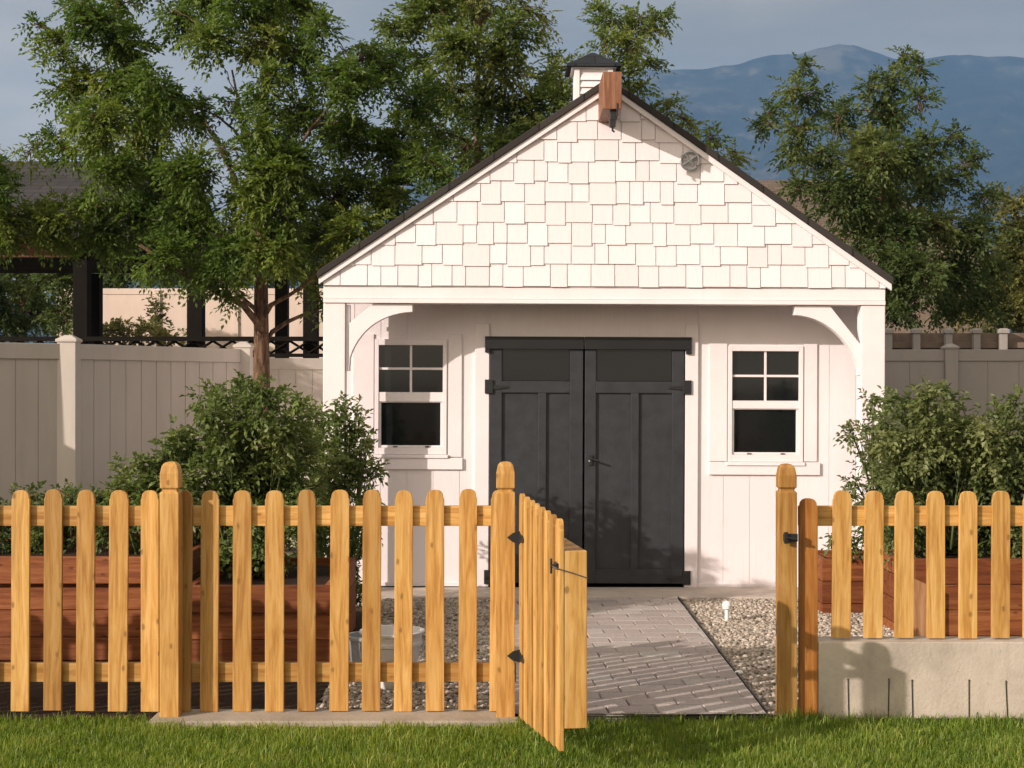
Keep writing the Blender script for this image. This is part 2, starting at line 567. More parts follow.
g = stones('gravel', [(1.225, 2.9, 6.95, 10.65, 5200, .008, .0145), (-.95, -.04, 7.07, 10.65, 4200, .008, .0155), (1.0, 1.215, 6.95, 10.6, 40, .006, .010), (2.9, 4.5, 7.1, 11, 500, .011, .019)], M['stone'])
tag(g, 'loose tan gravel between the path, the shed and the raised beds', 'gravel')


# --- lawn grass
def build_grass():
    areas = [(-2.9, 2.9, 5.7, 6.95, 16500), (-4.5, 4.5, 4.2, 5.7, 1500), (-4.5, -2.9, 5.7, 6.92, 2500), (2.9, 4.5, 5.7, 6.92, 2500)]
    P = np.concatenate([np.c_[RNG.uniform(a, b, int((b - a) * (d - c) * n)), RNG.uniform(c, d, int((b - a) * (d - c) * n))] for a, b, c, d, n in areas])
    x, y = P[:, 0], P[:, 1]
    edge = np.where(x < -1.72, 6.93, 0) + np.where((x >= -1.72) & (x < .03), 6.80 + .012 * np.sin(x * 9) + .02 * np.sin(x * 23 + 1), np.where(x < -1.72, 0, np.where(x < 1.3, 6.89, 6.925))) - RNG.exponential(.010, len(x)) + (RNG.random(len(x)) < .04) * RNG.exponential(.02, len(x))
    # a thin dry strip beside the kerb
    dry = np.exp(-((6.80 - y) / .11) ** 2) * np.exp(-((x + .95) / .60) ** 2)
    keep = (y < edge) & (RNG.random(len(x)) > dry * .6)
    P = P[keep]; dry = dry[keep]; n = len(P)
    clump = np.sin(P[:, 0] * 7.3 + 2 * np.sin(P[:, 1] * 5.1)) * np.sin(P[:, 1] * 9.7 + 1.4 * np.sin(P[:, 0] * 4.3))
    L = RNG.gamma(7, .0050, n).clip(.018, .085) * (1 + .22 * clump) * (1 - .45 * dry)
    for xp_, yp_ in ((X(169, 6.9), 6.86), (X(505, 6.9), 6.86), (X(788, 6.9), 6.88), (X(809, 6.9), 6.88), (.14, 6.2)):
        L = L * (1 + .55 * np.exp(-(((P[:, 0] - xp_) / .07) ** 2 + ((P[:, 1] - yp_) / (.07 if yp_ > 6.5 else .5)) ** 2)))
    w = RNG.uniform(.0011, .0023, n)
    th = RNG.uniform(0, 6.283, n); lean = RNG.uniform(.1, .95, n)
    d = np.c_[np.cos(th), np.sin(th)]; sd = np.c_[-np.sin(th + RNG.normal(0, .8, n)), np.cos(th + RNG.normal(0, .8, n))]
    B = np.c_[P, np.full(n, -.022)]
    mid = B.copy(); mid[:, :2] += d * (L * lean * .28)[:, None]; mid[:, 2] += L * .62
    tip = B.copy(); tip[:, :2] += d * (L * lean * .85)[:, None]; tip[:, 2] += L * (1.05 - .35 * lean)
    S = np.c_[sd * w[:, None], np.zeros(n)]
    V = np.stack([B - S, B + S, mid + S * .8, mid - S * .8, tip], 1)
    base = (np.arange(n) * 5)[:, None]
    tri = np.concatenate([base + np.array([0, 1, 2]), base + np.array([0, 2, 3]), base + np.array([3, 2, 4])])
    t = np.clip(RNG.normal(.47, .2, n) + .16 * clump + dry * .55 + (RNG.random(n) < .05) * .5, 0, 1)
    t5 = np.repeat(t[:, None], 5, 1); t5[:, 4] = np.clip(t + .12, 0, 1); t5[:, :2] = np.clip(t5[:, :2] - .1, 0, 1)
    me = np_mesh('grass', V.reshape(-1, 3), tri, t5.ravel(), M['grass'])
    o = bpy.data.objects.new('grass', me); COL.objects.link(o)
    tag(o, 'short mown green lawn grass in front of the picket fence', 'grass', kind='stuff')


build_grass()


# --- mountains
def vnoise(x, y, seed):
    def h(i, j):
        v = np.sin(i * 127.1 + j * 311.7 + seed * 17.3) * 43758.5453
        return v - np.floor(v)
    i, j = np.floor(x), np.floor(y); fx, fy = x - i, y - j
    fx = fx * fx * (3 - 2 * fx); fy = fy * fy * (3 - 2 * fy)
    return (h(i, j) * (1 - fx) + h(i + 1, j) * fx) * (1 - fy) + (h(i, j + 1) * (1 - fx) + h(i + 1, j + 1) * fx) * fy


def fbm(x, y, seed, o=5, ridge=False):
    s = 0; a = .5
    for k in range(o):
        n_ = vnoise(x * 2 ** k, y * 2 ** k, seed + k)
        s = s + a * ((1 - abs(2 * n_ - 1)) if ridge else n_); a *= .5
    return s


def build_mountains():
    Yr = 3200.0
    pts = [(-900, 330), (0, 300), (300, 235), (450, 165), (560, 100), (640, 67), (690, 67), (735, 62), (790, 51), (850, 39), (880, 49), (905, 57), (935, 55), (985, 53), (1024, 57), (1100, 75), (1300, 110), (1700, 170), (2300, 260)]
    nx, ny = 640, 110
    px = np.linspace(-900, 2300, nx)
    ridge = np.interp(px, [p[0] for p in pts], [p[1] for p in pts])
    ridge = np.convolve(np.pad(ridge, 3, mode='edge'), np.ones(7) / 7, 'valid') + (fbm(px / 38, px * 0 + .3, 2, 4) - .5) * 9
    V = []
    for j in range(ny):
        t = j / (ny - 1)                       # 0 foot, .7 ridge, 1 behind
        y = 1500 + t * 2600
        x = (px - 512) * Yr / F
        H = (384 - ridge) * Yr / F
        rise = np.clip((y - 1500) / (Yr - 1500), 0, 1)
        if y > Yr: rise = np.full(nx, max(0, 1 - (y - Yr) / 1500))
        spur = fbm(x / 420 + 3, np.full(nx, y / 900), 5, 5, True)
        rough = fbm(x / 160, np.full(nx, y / 200), 9, 4)
        prof = rise ** 1.25
        z = H * prof * (1 - .85 * (1 - rise) * (1 - spur)) + H * .10 * (rough - .5) * np.sin(np.clip(rise, 0, 1) * math.pi)
        gul = fbm(x / 210 + y / 900, np.full(nx, y / 420), 21, 5, True)
        z = z + H * .30 * (gul - .62) * np.sin(np.clip(rise, 0, 1) ** .8 * math.pi)
        z = z + (rough - .5) * 12 * (1 if rise.max() > .9 else 0) * .8
        V.append(np.c_[x, np.full(nx, y), z - 2])
    V = np.concatenate(V)
    i = np.arange((ny - 1) * nx).reshape(ny - 1, nx)[:, :-1].ravel()
    Fc = np.c_[i, i + 1, i + nx + 1, i + nx]
    me = np_mesh('mountains', V, Fc, np.full(len(V), .5), M['mountain'], True)
    o = bpy.data.objects.new('mountains', me); COL.objects.link(o); tag(o, kind='structure')


build_mountains()

# ====================================================================== SHED
YW, YF, YR = 11.2, 10.75, 10.70
ridge_x, ridge_z = X(607, YR), Z(76.5, YR)
eL = (X(317, YR), Z(271, YR)); eR = (X(891, YR), Z(275, YR))
shed = thing('garden_shed', (.68, 11.2, 0), 'white garden shed with shingled gable, black double doors and a porch beam', 'shed')
shed.rotation_euler = (0, R(.25), 0)
colL = (X(322, YF), X(344, YF)); colR = (X(860, YF), X(884, YF))
xl, xr = colL[0], colR[1]
YB = 14.0
# roof height under a given x (underside of the slabs)
sL = (ridge_z - eL[1]) / (ridge_x - eL[0]); sR = (ridge_z - eR[1]) / (eR[0] - ridge_x)


def roofz(x, drop=0.0):
    return (ridge_z - (ridge_x - x) * sL if x < ridge_x else ridge_z - (x - ridge_x) * sR) - drop


# front wall: grooved siding panels with door and window holes left by butting strips
def siding(mb, x0, x1, z0, z1, y):
    """vertical groove siding between x0..x1"""
    pitch, gw, gd = .203, .007, .0035
    x = x0; k0 = math.floor(x0 / pitch)
    cuts = [k * pitch for k in range(k0, int(x1 / pitch) + 2) if x0 + .02 < k * pitch < x1 - .02]
    edges = [x0] + cuts + [x1]
    for i in range(len(edges) - 1):
        a = edges[i] + (gw / 2 if i else 0); b = edges[i + 1] - (gw / 2 if i < len(edges) - 2 else 0)
        mb.box(a, b, y, y + .03, z0, z1)
    mb.box(x0, x1, y + gd, y + .028, z0, z1)


wall = MB()
dL, dR = X(489, YW), X(684, YW); dTop = Z(347, YW)
wins = []
for (a, b, t, bt) in ((374, 446, 340, 455), (727, 802, 345, 461)):
    wins.append((X(a, YW), X(b, YW), Z(bt, YW), Z(t, YW)))
top = 2.34
segs = [(xl + .02, wins[0][0] + .01), (wins[0][1] - .01, dL), (dR, wins[1][0] + .01), (wins[1][1] - .01, xr - .02)]
for a, b in segs: siding(wall, a, b, .02, top, YW)
for (x0, x1, z0, z1) in wins:
    siding(wall, x0 + .01, x1 - .01, .02, z0 + .01, YW); siding(wall, x0 + .01, x1 - .01, z1 - .01, top, YW)
siding(wall, dL, dR, dTop + .004, top, YW)
wall.build('front_wall', M['siding'], shed)
sides = MB()
sides.box(xl + .02, xl + .06, YW + .031, YB, 0, roofz(xl + .06, .10))
sides.box(xr - .06, xr - .02, YW + .031, YB, 0, roofz(xr - .06, .10))
sides.prism_y([(xl + .06, 0), (xr - .06, 0), (xr - .06, roofz(xr - .06, .1)), (ridge_x, ridge_z - .1), (xl + .06, roofz(xl + .06, .1))], YB - .04, YB)
sides.build('side_wall', M['siding'], shed)
flr = MB().box(xl + .06, xr - .06, YW + .031, YB - .04, -.02, .018); flr.build('floor', M['dark_beam'], shed)

# base trim under the wall
MB().box(xl + .02, dL - .10, YW - .012, YW - .001, .02, .05).build('base_trim', M['white'], shed, .003)
MB().box(dR + .10, xr - .02, YW - .012, YW - .001, .02, .05).build('base_trim', M['white'], shed, .003)

# porch columns, beam, ceiling
zb0, zb1, zb2 = Z(304, YF), Z(299.5, YF), Z(288, YF)
for a, b in (colL, colR):
    c = MB().box(a, b, YF, YF + .13, .02, zb0 - .002)
    c.build('column', M['white'], shed, .006)
c2 = MB()
MB().box(colL[1] + .002, colL[1] + .03, YF + .02, YF + .11, Z(372, YF), zb0 - .012).build('brace_plate', M['white'], shed, .004)
MB().box(xl, xr, YF - .012, YF + .14, zb0, zb1 - .002).build('beam_lip', M['white'], shed, .004)
MB().box(xl, xr, YF, YF + .13, zb1, zb2 - .002).build('porch_beam', M['white'], shed, .004)
MB().box(xl + .02, xr - .02, YF + .135, YW + .03, top + .002, top + .02).build('porch_ceiling', M['white'], shed)


def brace(px_tip, px_flat, px_col, y_dia, y_tip, y_col, y0=YF + .02):
    """curved knee brace: flat along the beam, straight outer edge, hollow inner curve"""
    zt = zb0 - .003
    tip = (X(px_tip, YF), zt); tipb = (X(px_tip, YF), Z(y_tip, YF))
    flat = (X(px_flat, YF), zt); cb = (X(px_col, YF), Z(y_dia, YF)); ct = (X(px_col, YF), Z(y_col, YF))
    inner = []
    P0, P3 = Vector(tipb), Vector(ct)
    sgn = 1 if px_tip > px_col else -1
    P1 = P0 + Vector((-sgn * .24, -.01)); P2 = P3 + Vector((sgn * .045, .24))
    for i in range(15):
        t = i / 14
        p = P0 * (1 - t) ** 3 + P1 * 3 * t * (1 - t) ** 2 + P2 * 3 * t * t * (1 - t) + P3 * t ** 3
        inner.append((p.x, p.y))
    inner[-1] = (ct[0] + sgn * .012, ct[1])
    poly = [tip, flat, cb, ct] + inner[::-1]
    if sgn < 0: poly = poly[::-1]
    return MB().prism_y(poly[::-1], y0, y0 + .09)


brace(411, 372, 346.8, 325, 312.5, 366).build('knee_brace', M['white'], shed, .003)
brace(794, 829, 859.8, 343, 314, 374).build('knee_brace', M['white'], shed, .003)

# gable: backing board, shingles, frieze
gz0 = zb2
gab = MB().prism_y([(xl, gz0), (xr, gz0), (xr, roofz(xr, .06)), (ridge_x, ridge_z - .06), (xl, roofz(xl, .06))], YF + .002, YF + .12)
gab.build('gable_board', M['white'], shed)


def build_shingles():
    bm = bmesh.new(); lay = bm.verts.layers.float.new('tint')
    rr = random.Random(21)
    rows = 12; h = .153
    for k in range(rows):
        z0 = gz0 + .012 + k * h
        x = xl - rr.uniform(0, .15)
        prev = 0
        while x < xr + .1:
            w = rr.choice([.10, .125, .15, .175, .20, .15])
            dz = rr.choice([0, 0, .012, .020]) if k else rr.choice([0, 0, .006])
            if dz == prev and rr.random() < .6: dz = (.02 if dz == 0 else 0) if k else 0
            prev = dz
            a, b = x + .003, x + w - .003
            za, zb = z0 - dz + .012 * (k > 0), z0 + h + .03
            yo, yi = YF - .016 + rr.uniform(-.002, .002), YF - .004
            t = min(1, max(0, rr.gauss(.55, .25)))
            vs = [bm.verts.new(p) for p in ((a, yo, za), (b, yo, za), (b, yi, zb), (a, yi, zb), (a, YF + .001, za), (b, YF + .001, za), (b, YF + .001, zb), (a, YF + .001, zb))]
            for v in vs: v[lay] = t
            for f in ((0, 1, 2, 3), (0, 4, 5, 1), (1, 5, 6, 2), (3, 7, 4, 0), (2, 6, 7, 3)): bm.faces.new([vs[i] for i in f])
            x += w
    off = .074
    for co, no in (((ridge_x, 0, ridge_z - off), (-sL, 0, 1)), ((ridge_x, 0, ridge_z - off), (sR, 0, 1)), ((xl + .002, 0, 0), (-1, 0, 0)), ((xr - .002, 0, 0), (1, 0, 0))):
        bmesh.ops.bisect_plane(bm, geom=bm.verts[:] + bm.edges[:] + bm.faces[:], plane_co=co, plane_no=no, clear_outer=True)
    bmesh.ops.recalc_face_normals(bm, faces=bm.faces)
    me = bpy.data.meshes.new('gable_shingles'); bm.to_mesh(me); bm.free()
    me.transform(Matrix.Translation(-shed.location))
    me.materials.append(M['shingle'])
    o = bpy.data.objects.new('gable_shingles', me); COL.objects.link(o); o.parent = shed


build_shingles()


# rake boards and roof slabs
def slab(x0, z0, x1, z1, d0, d1, ya, yb):
    return MB().prism_y([(x0, z0 - d1), (x1, z1 - d1), (x1, z1 - d0), (x0, z0 - d0)] if x0 < x1 else [(x1, z1 - d1), (x0, z0 - d1), (x0, z0 - d0), (x1, z1 - d0)], ya, yb)


slab(eL[0], eL[1], ridge_x - .001, ridge_z, .057, .104, YR + .015, YF - .002).build('rake_board', M['white'], shed, .003)
slab(ridge_x + .001, ridge_z, eR[0], eR[1], .057, .104, YR + .015, YF - .002).build('rake_board', M['white'], shed, .003)
slab(eL[0] - .01, eL[1] - .006, ridge_x - .0005, ridge_z, 0, .056, YR, YB + .1).build('roof', M['roof'], shed, .006)
slab(ridge_x + .0005, ridge_z, eR[0] + .01, eR[1] - .006, 0, .056, YR, YB + .1).build('roof', M['roof'], shed, .006)

# hoist beam end at the peak with iron hook
yb0 = 10.22
hb = MB().box(X(600.5, yb0), X(619.5, yb0), yb0, YF + .05, Z(109, yb0), Z(71.5, yb0))
hoist = hb.build('ridge_beam_end', M['hoist'], shed, .006)
hk = MB()
hx = X(611, yb0)
hk.box(hx - .018, hx + .030, yb0 + .03, yb0 + .09, Z(119, yb0), Z(109.3, yb0))
hk.box(hx - .022, hx + .020, yb0 + .035, yb0 + .085, Z(126, yb0), Z(118.5, yb0))
hk.box(hx + .024, hx + .034, yb0 - .006, yb0 + .09, Z(116, yb0), Z(103, yb0))
hk.tube([(hx, yb0 + .06, Z(126, yb0)), (hx, yb0 + .06, Z(129, yb0)), (hx + .015, yb0 + .06, Z(130.5, yb0))], .008)
hk.build('hoist_hook', M['iron'], hoist, .002)

# round metal medallion on the gable
mz, mx = Z(161, YF), X(687.5, YF)
md = MB()
ring = [(mx + .066 * math.cos(a), YF - .034, mz + .066 * math.sin(a)) for a in np.linspace(0, 2 * math.pi, 25)]
md.tube(ring, .011, 8, cap=False)
for a in (.6, .6 + math.pi / 2):
    md.tube([(mx - .06 * math.cos(a), YF - .034, mz - .06 * math.sin(a)), (mx + .06 * math.cos(a), YF - .034, mz + .06 * math.sin(a))], .010, 6)
md.lathe([(.018, 0), (.018, .01)], 0, 0, 12)
for i in range(len(md.v) - 24, len(md.v)):
    x, y, z = md.v[i]; md.v[i] = (mx + x, YF - .04 + z, mz + y)
md.build('gable_medallion', M['galv'], shed)

# cupola
yc = 12.4
cx, hw = ridge_x - .03, .16
cb0, cb1 = ridge_z - .20, Z(73, yc)
cup = MB().box(cx - hw, cx + hw, yc - hw, yc + hw, cb0, cb1)
cupola = cup.build('cupola', M['white'], shed, .004)
for sx in (-1, 1):
    MB().box(cx + sx * (hw - .02) - .022, cx + sx * (hw - .02) + .022, yc - hw - .022, yc - hw - .002, cb0, cb1).build('corner_board', M['white'], cupola, .003)
lv = MB()
for k in range(6):
    z = ridge_z + .01 + k * .058
    lv.add([(cx - .112, yc - hw - .018, z), (cx + .112, yc - hw - .018, z), (cx + .112, yc - hw - .003, z + .045), (cx - .112, yc - hw - .003, z + .045), (cx - .112, yc - hw - .018, z - .008), (cx + .112, yc - hw - .018, z - .008)], [(0, 1, 2, 3), (4, 5, 1, 0)])
lv.build('louvre', M['white'], cupola)
er = .228
cz = Z(72, yc); ct = Z(53, yc)
MB().box(cx - hw - .03, cx + hw + .03, yc - hw - .03, yc + hw + .03, cb1 + .001, cz + .002).build('cupola_eave', M['white'], cupola, .004)
prof = [(er, cz + .003), (er, cz + .022), (er * .62, cz + .075), (er * .30, cz + .125), (.012, ct)]
MB().loft_square(prof, cx, yc).build('cupola_roof', M['cupola_roof'], cupola)

# ---- double doors
door_mid = X(583, YW)
dz0, dz1 = Z(583, YW), dTop
yD = YW - .012
for side, (pa, pb, wa, wb, ha, hb2) in enumerate(((489, 582, 501, 569, 484, 582.6), (584, 683, 595, 671, 583.4, 690))):
    x0, x1 = X(pa, YW), X(pb, YW)
    body = MB()
    body.box(x0, x1, yD + .012, yD + .04, dz0, dz1)
    d = body.build('door', M['door'], shed)
    zw0, zw1 = Z(381.5, YW), Z(349, YW)
    zr = Z(393, YW)                      # underside of the lock rail
    st = .065
    midx = (X(541.5, YW) if side == 0 else X(634, YW))
    w0, w1 = X(wa, YW), X(wb, YW)
    fr = MB()
    fr.box(x0, w0, yD - .008, yD + .012, dz0, dz1); fr.box(w1, x1, yD - .008, yD + .012, dz0, dz1)
    fr.box(w0, w1, yD - .0075, yD + .012, zr, zw0); fr.box(w0, w1, yD - .0075, yD + .012, zw1, dz1)
    fr.box(w0, w1, yD - .0075, yD + .012, dz0, dz0 + .11)
    fr.box(midx - .03, midx + .03, yD - .0072, yD + .012, dz0 + .11, zr)
    fr.build('door_frame', M['door'], d, .003)
    pane = MB().box(w0 + .004, w1 - .004, yD + .004, yD + .010, zw0 + .004, zw1 - .004)
    pane.build('pane', M['glass'], d)
    # header board above each leaf
    hd = MB().box(X(ha, YW), X(hb2, YW), YW - .045, YW - .001, Z(349.5, YW), Z(337, YW))
    if side == 0: hd.box(X(484, YW), X(489, YW), YW - .044, YW - .0015, Z(353, YW), Z(349.6, YW))
    else: hd.box(X(684.5, YW), X(690, YW), YW - .044, YW - .0015, Z(354, YW), Z(349.6, YW))
    hd.build('header_board', M['door_trim'], shed, .003)
    for (yy, strap) in ((387, 1), (577, 0)):
        hg = MB()
        pc = 488 if side == 0 else 686
        hg.box(X(pc - 4, YW), X(pc + 4, YW), YW - .036, YW - .018, Z(yy + 7, YW), Z(yy - 7, YW))
        sgn = 1 if side == 0 else -1
        xa, xb = X(pc, YW), X(pc + sgn * 19, YW)
        zz = Z(yy + .5, YW)
        hg.prism_y([(min(xa, xb), zz - (.022 if sgn > 0 else .008)), (max(xa, xb), zz - (.008 if sgn > 0 else .022)), (max(xa, xb), zz + (.008 if sgn > 0 else .022)), (min(xa, xb), zz + (.022 if sgn > 0 else .008))], YW - .030, YW - .0205)
        hg.build('hinge', M['iron'], d, .002)
    if side == 1:
        hx = X(590, YW); hz = Z(460, YW)
        kn = MB().box(hx - .014, hx + .014, yD - .020, yD - .0085, hz - .04, hz + .04)
        kn.tube([(hx, yD - .02, hz + .012), (hx, yD - .055, hz + .012), (hx + .055, yD - .058, hz - .004)], .009, 8)
        kn.build('handle', M['iron'], d, .002)
        MB().tube([(hx - .012, yD - .021, hz - .006), (hx - .012, yD - .026, hz - .006)], .007, 10).build('lock', M['galv'], d)

# trim boards beside the doors
MB().box(X(474, YW), X(488.2, YW), YW - .022, YW - .001, .02, Z(337, YW) + .1).build('door_trim', M['white'], shed, .003)
MB().box(X(684.2, YW), X(697, YW), YW - .022, YW - .001, .02, Z(337, YW) + .1).build('door_trim', M['white'], shed, .003)

# ---- windows
for wi, (x0, x1, z0, z1) in enumerate(wins):
    gx0, gx1 = (X(378, YW), X(442, YW)) if wi == 0 else (X(731, YW), X(798, YW))
    gz_t, gz_m0, gz_m1, gz_b = [Z(v, YW) for v in ((346, 393, 402.5, 448.5) if wi == 0 else (350.5, 400, 408, 454))]
    f = MB()
    yo, yi = YW - .020, YW + .03
    f.box(x0, gx0, yo, yi, z0, z1); f.box(gx1, x1, yo, yi, z0, z1)
    f.box(gx0, gx1, yo + .0004, yi, gz_t, z1); f.box(gx0, gx1, yo + .0004, yi, z0, gz_b)
    f.box(gx0, gx1, yo + .006, yi, gz_m1, gz_m0)
    w = f.build('window', M['white'], shed, .003)
    MB().box(gx0 + .001, gx1 - .001, YW + .012, YW + .016, gz_m0 + .001, gz_t - .001).build('pane', M['glass'], w)
    s = .018
    MB().box(gx0 + s, gx1 - s, YW + .022, YW + .026, gz_b + s, gz_m1 - s * .4).build('pane', M['glass'], w)
    ls = MB()
    ls.box(gx0 + .001, gx0 + s, YW - .004, YW + .028, gz_b + .001, gz_m1 - .001); ls.box(gx1 - s, gx1 - .001, YW - .004, YW + .028, gz_b + .001, gz_m1 - .001)
    ls.box(gx0 + s, gx1 - s, YW - .0035, YW + .028, gz_b + .001, gz_b + s); ls.box(gx0 + s, gx1 - s, YW - .0035, YW + .028, gz_m1 - s * .4, gz_m1 - .001)
    ls.build('sash', M['white'], w, .002)
    for fx in (.26, .76):
        lat = MB().box(gx0 + (gx1 - gx0) * fx - .016, gx0 + (gx1 - gx0) * fx + .016, YW - .012, YW - .0045, gz_b + .004, gz_b + .012)
        lat.build('tilt_latch', M['black_plastic'], w)
    mu = MB()
    mxm = (gx0 + gx1) / 2; mzm = (gz_t + gz_m0) / 2
    mu.box(mxm - .009, mxm + .009, YW - .002, YW + .011, gz_m0 + .001, gz_t - .001); mu.box(gx0 + .001, mxm - .0095, YW - .0015, YW + .0105, mzm - .009, mzm + .009); mu.box(mxm + .0095, gx1 - .001, YW - .0015, YW + .0105, mzm - .009, mzm + .009)
    mu.build('muntin', M['white'], w, .002)
    MB().box(x0 - .012, x1 + .012, YW - .034, YW - .001, z0 - .028, z0 - .002).build('sill', M['white'], w, .003)

# flat surround boards around the windows
for boards in (((352, 373, 335, 455.5), (447.5, 461, 335, 457.5), (352, 462, 458.5, 470)), ((708, 726, 343, 460.5), (803.2, 816, 343, 460.5), (708, 819, 461.8, 474))):
    for (a, b, t, bt) in boards:
        MB().box(X(a, YW), X(b, YW), YW - .014 - (.008 if bt - t < 20 else 0), YW - .0008, Z(bt, YW), Z(t, YW)).build('surround_board', M['white'], shed, .003)

# ============================================================== PICKET FENCE
Yp = 7.0


def picket_mesh(name, h, w=.0885, t=.02, seed=0, mat=None):
    rr = random.Random(seed)
    n = 9
    out = [(-w / 2, 0), (w / 2, 0)]
    r = w * .5; sh = h - .042
    out.append((w / 2, sh - .004))
    for i in range(n + 1):
        a = math.pi * i / n
        # clipped, nearly round head
        out.append((math.copysign(abs(math.cos(a)) ** .75, math.cos(a)) * (w / 2 - .004), sh + .004 + .038 * math.sin(a) ** .85))
    out.append((-w / 2, sh - .004))
    me = MB().prism_y(out, -t / 2, t / 2).mesh(name, (0, 0, 0), .0022)
    me.materials.append(mat or M['picket'])
    return me


PM = [picket_mesh('picket', 1.062, .0885 + d, seed=i) for i, d in enumerate((-.002, 0, .002))]


def add_picket(parent, x, y, z, k=None, mesh=None, rz=0.0, tilt=None):
    me = mesh or PM[random.randrange(3)]
    o = bpy.data.objects.new('picket', me); COL.objects.link(o); o.parent = parent
    off = root_of(parent)
    o.location = Vector((x, y, z)) - off
    o.rotation_euler = (random.gauss(0, .002), random.gauss(.003, .004) if tilt is None else tilt, rz)
    return o


def post_mesh(hw, zg, zt):
    return [(hw, 0), (hw, zg - .012), (hw - .010, zg - .004), (hw - .010, zg + .004), (hw - .001, zg + .012), (hw - .001, zt - .055), (hw - .004, zt - .04), (hw * .82, zt - .018), (hw * .55, zt - .004), (hw * .2, zt)]


fence = thing('picket_fence', (-1.5, Yp, .0), 'long stained picket fence run left of the open gate with two groove-topped posts', 'fence')
yp0 = 6.925
hwp = .045
for pxc in (169, 505.5, -168):
    zt = Z(462, yp0 - hwp); zg = Z(490.5, yp0 - hwp)
    MB().loft_square(post_mesh(hwp, zg, zt), X(pxc, yp0 - hwp), yp0).build('post', M['picket'], fence, .003)
pk = [20, 52.5, 85, 117.5, 150, 181, 209, 242, 274.5, 306.5, 339, 371, 403, 435, 467.5, 498.5] + [-12.5 - 32.3 * k for k in range(14)]
for p in pk:
    add_picket(fence, X(p, Yp - .01), Yp - .005, Z(711, Yp - .01) + random.uniform(-.004, .004))
for (za, zb) in ((Z(526, 7.01), Z(506, 7.01)), (Z(682, 7.01), Z(663, 7.01))):
    for (a, b) in ((-440, 167), (170, 516)):
        r = MB().box(X(a, 7.01), X(b, 7.01), 7.008, 7.046, za, zb)
        r.build('rail', M['rail'], fence, .003)

# right run, standing on the concrete curb wall
fenceR = thing('picket_fence', (2.6, Yp, 0), 'short stained picket fence run on top of the concrete curb wall right of the path', 'fence')
yq = 6.945; hq = .0435
zt = Z(464, yq - hq); zg = Z(490, yq - hq)
MB().loft_square(post_mesh(hq, zg, zt), X(788, yq - hq), yq).build('post', M['picket'], fenceR, .003)
lb = picket_mesh('picket', 1.035, .09, .022, mat=M['latch_board'])
add_picket(fenceR, X(808.7, 6.93), 6.945, .0, mesh=lb, tilt=0).name = 'latch_board'
PR = [picket_mesh('picket', 1.062 - .355, .0885 + d) for d in (-.002, 0, .002)]
for p in [841, 873, 904, 936, 968, 1000.5] + [1032.5 + 32.2 * k for k in range(14)]:
    add_picket(fenceR, X(p, Yp - .01), Yp - .005, .360 + random.uniform(-.002, .002), mesh=PR[random.randrange(3)])
MB().box(X(799, 7.01), X(1480, 7.01), 7.008, 7.046, Z(526, 7.01), Z(506, 7.01)).build('rail', M['rail'], fenceR, .003)
br = MB().box(X(783, 6.9), X(797, 6.9), 6.878, 6.8995, Z(541, 6.9), Z(533.5, 6.9))
br.box(X(783, 6.9), X(787, 6.9), 6.865, 6.878, Z(543, 6.9), Z(531.5, 6.9))
br.tube([(X(785, 6.9), 6.868, Z(537, 6.9)), (X(796, 6.9), 6.868, Z(539, 6.9))], .007, 8)
br.build('latch_bracket', M['iron'], fenceR, .002)

solo('curb_wall', MB().box(X(818.5, 6.93), 4.6, 6.925, 7.085, -.05, Z(642, 6.925)), M['concrete'], (3, 7.0, 0),
     'low tan concrete curb wall under the right run of pickets', 'curb wall', bevel=.006)
for i, (p, q, hgt, txt) in enumerate(((848, 1, 33, 'leftmost thin black stake against the concrete curb wall, inside the shadow'), (889, -1, 33, 'second thin black stake along the curb wall, at the edge of the gate shadow'), (912, 1, 32, 'third thin black stake along the curb wall, first one in full sun'), (969, 0, 32, 'fourth thin black stake along the curb wall, between two wide gaps'), (1006, 2, 31, 'rightmost thin black stake against the concrete curb wall'))):
    y = 6.9222
    zt = Z(712 - hgt, y)
    sx = X(p, y)
    s = MB().tube([(sx + q * .004, y, -.03), (sx, y, zt - .02), (sx, y, zt)], [.0024, .0024, .0026], 6)
    s.lathe([(.003, zt - .004), (.0035, zt), (.001, zt + .003)], sx, y, 8)
    solo('garden_stake', s, M['black_plastic'], (sx, y, 0), txt, 'stake', 'black stakes along the curb wall')

# ---- gate, open towards the viewer
gate = thing('picket_gate', (X(523.5, 6.87), 6.875, 0), 'open stained picket gate seen edge-on with black strap hinges and box frame', 'gate')
ang = -R(82.2)
gate.rotation_euler = (R(0), R(0), ang)
gl = 1.125


def gpart(name, mb, mat, parent=None, bevel=.003):
    me = mb.mesh(name, (0, 0, 0), bevel); me.materials.append(mat)
    o = bpy.data.objects.new(name, me); COL.objects.link(o); o.parent = parent or gate
    return o


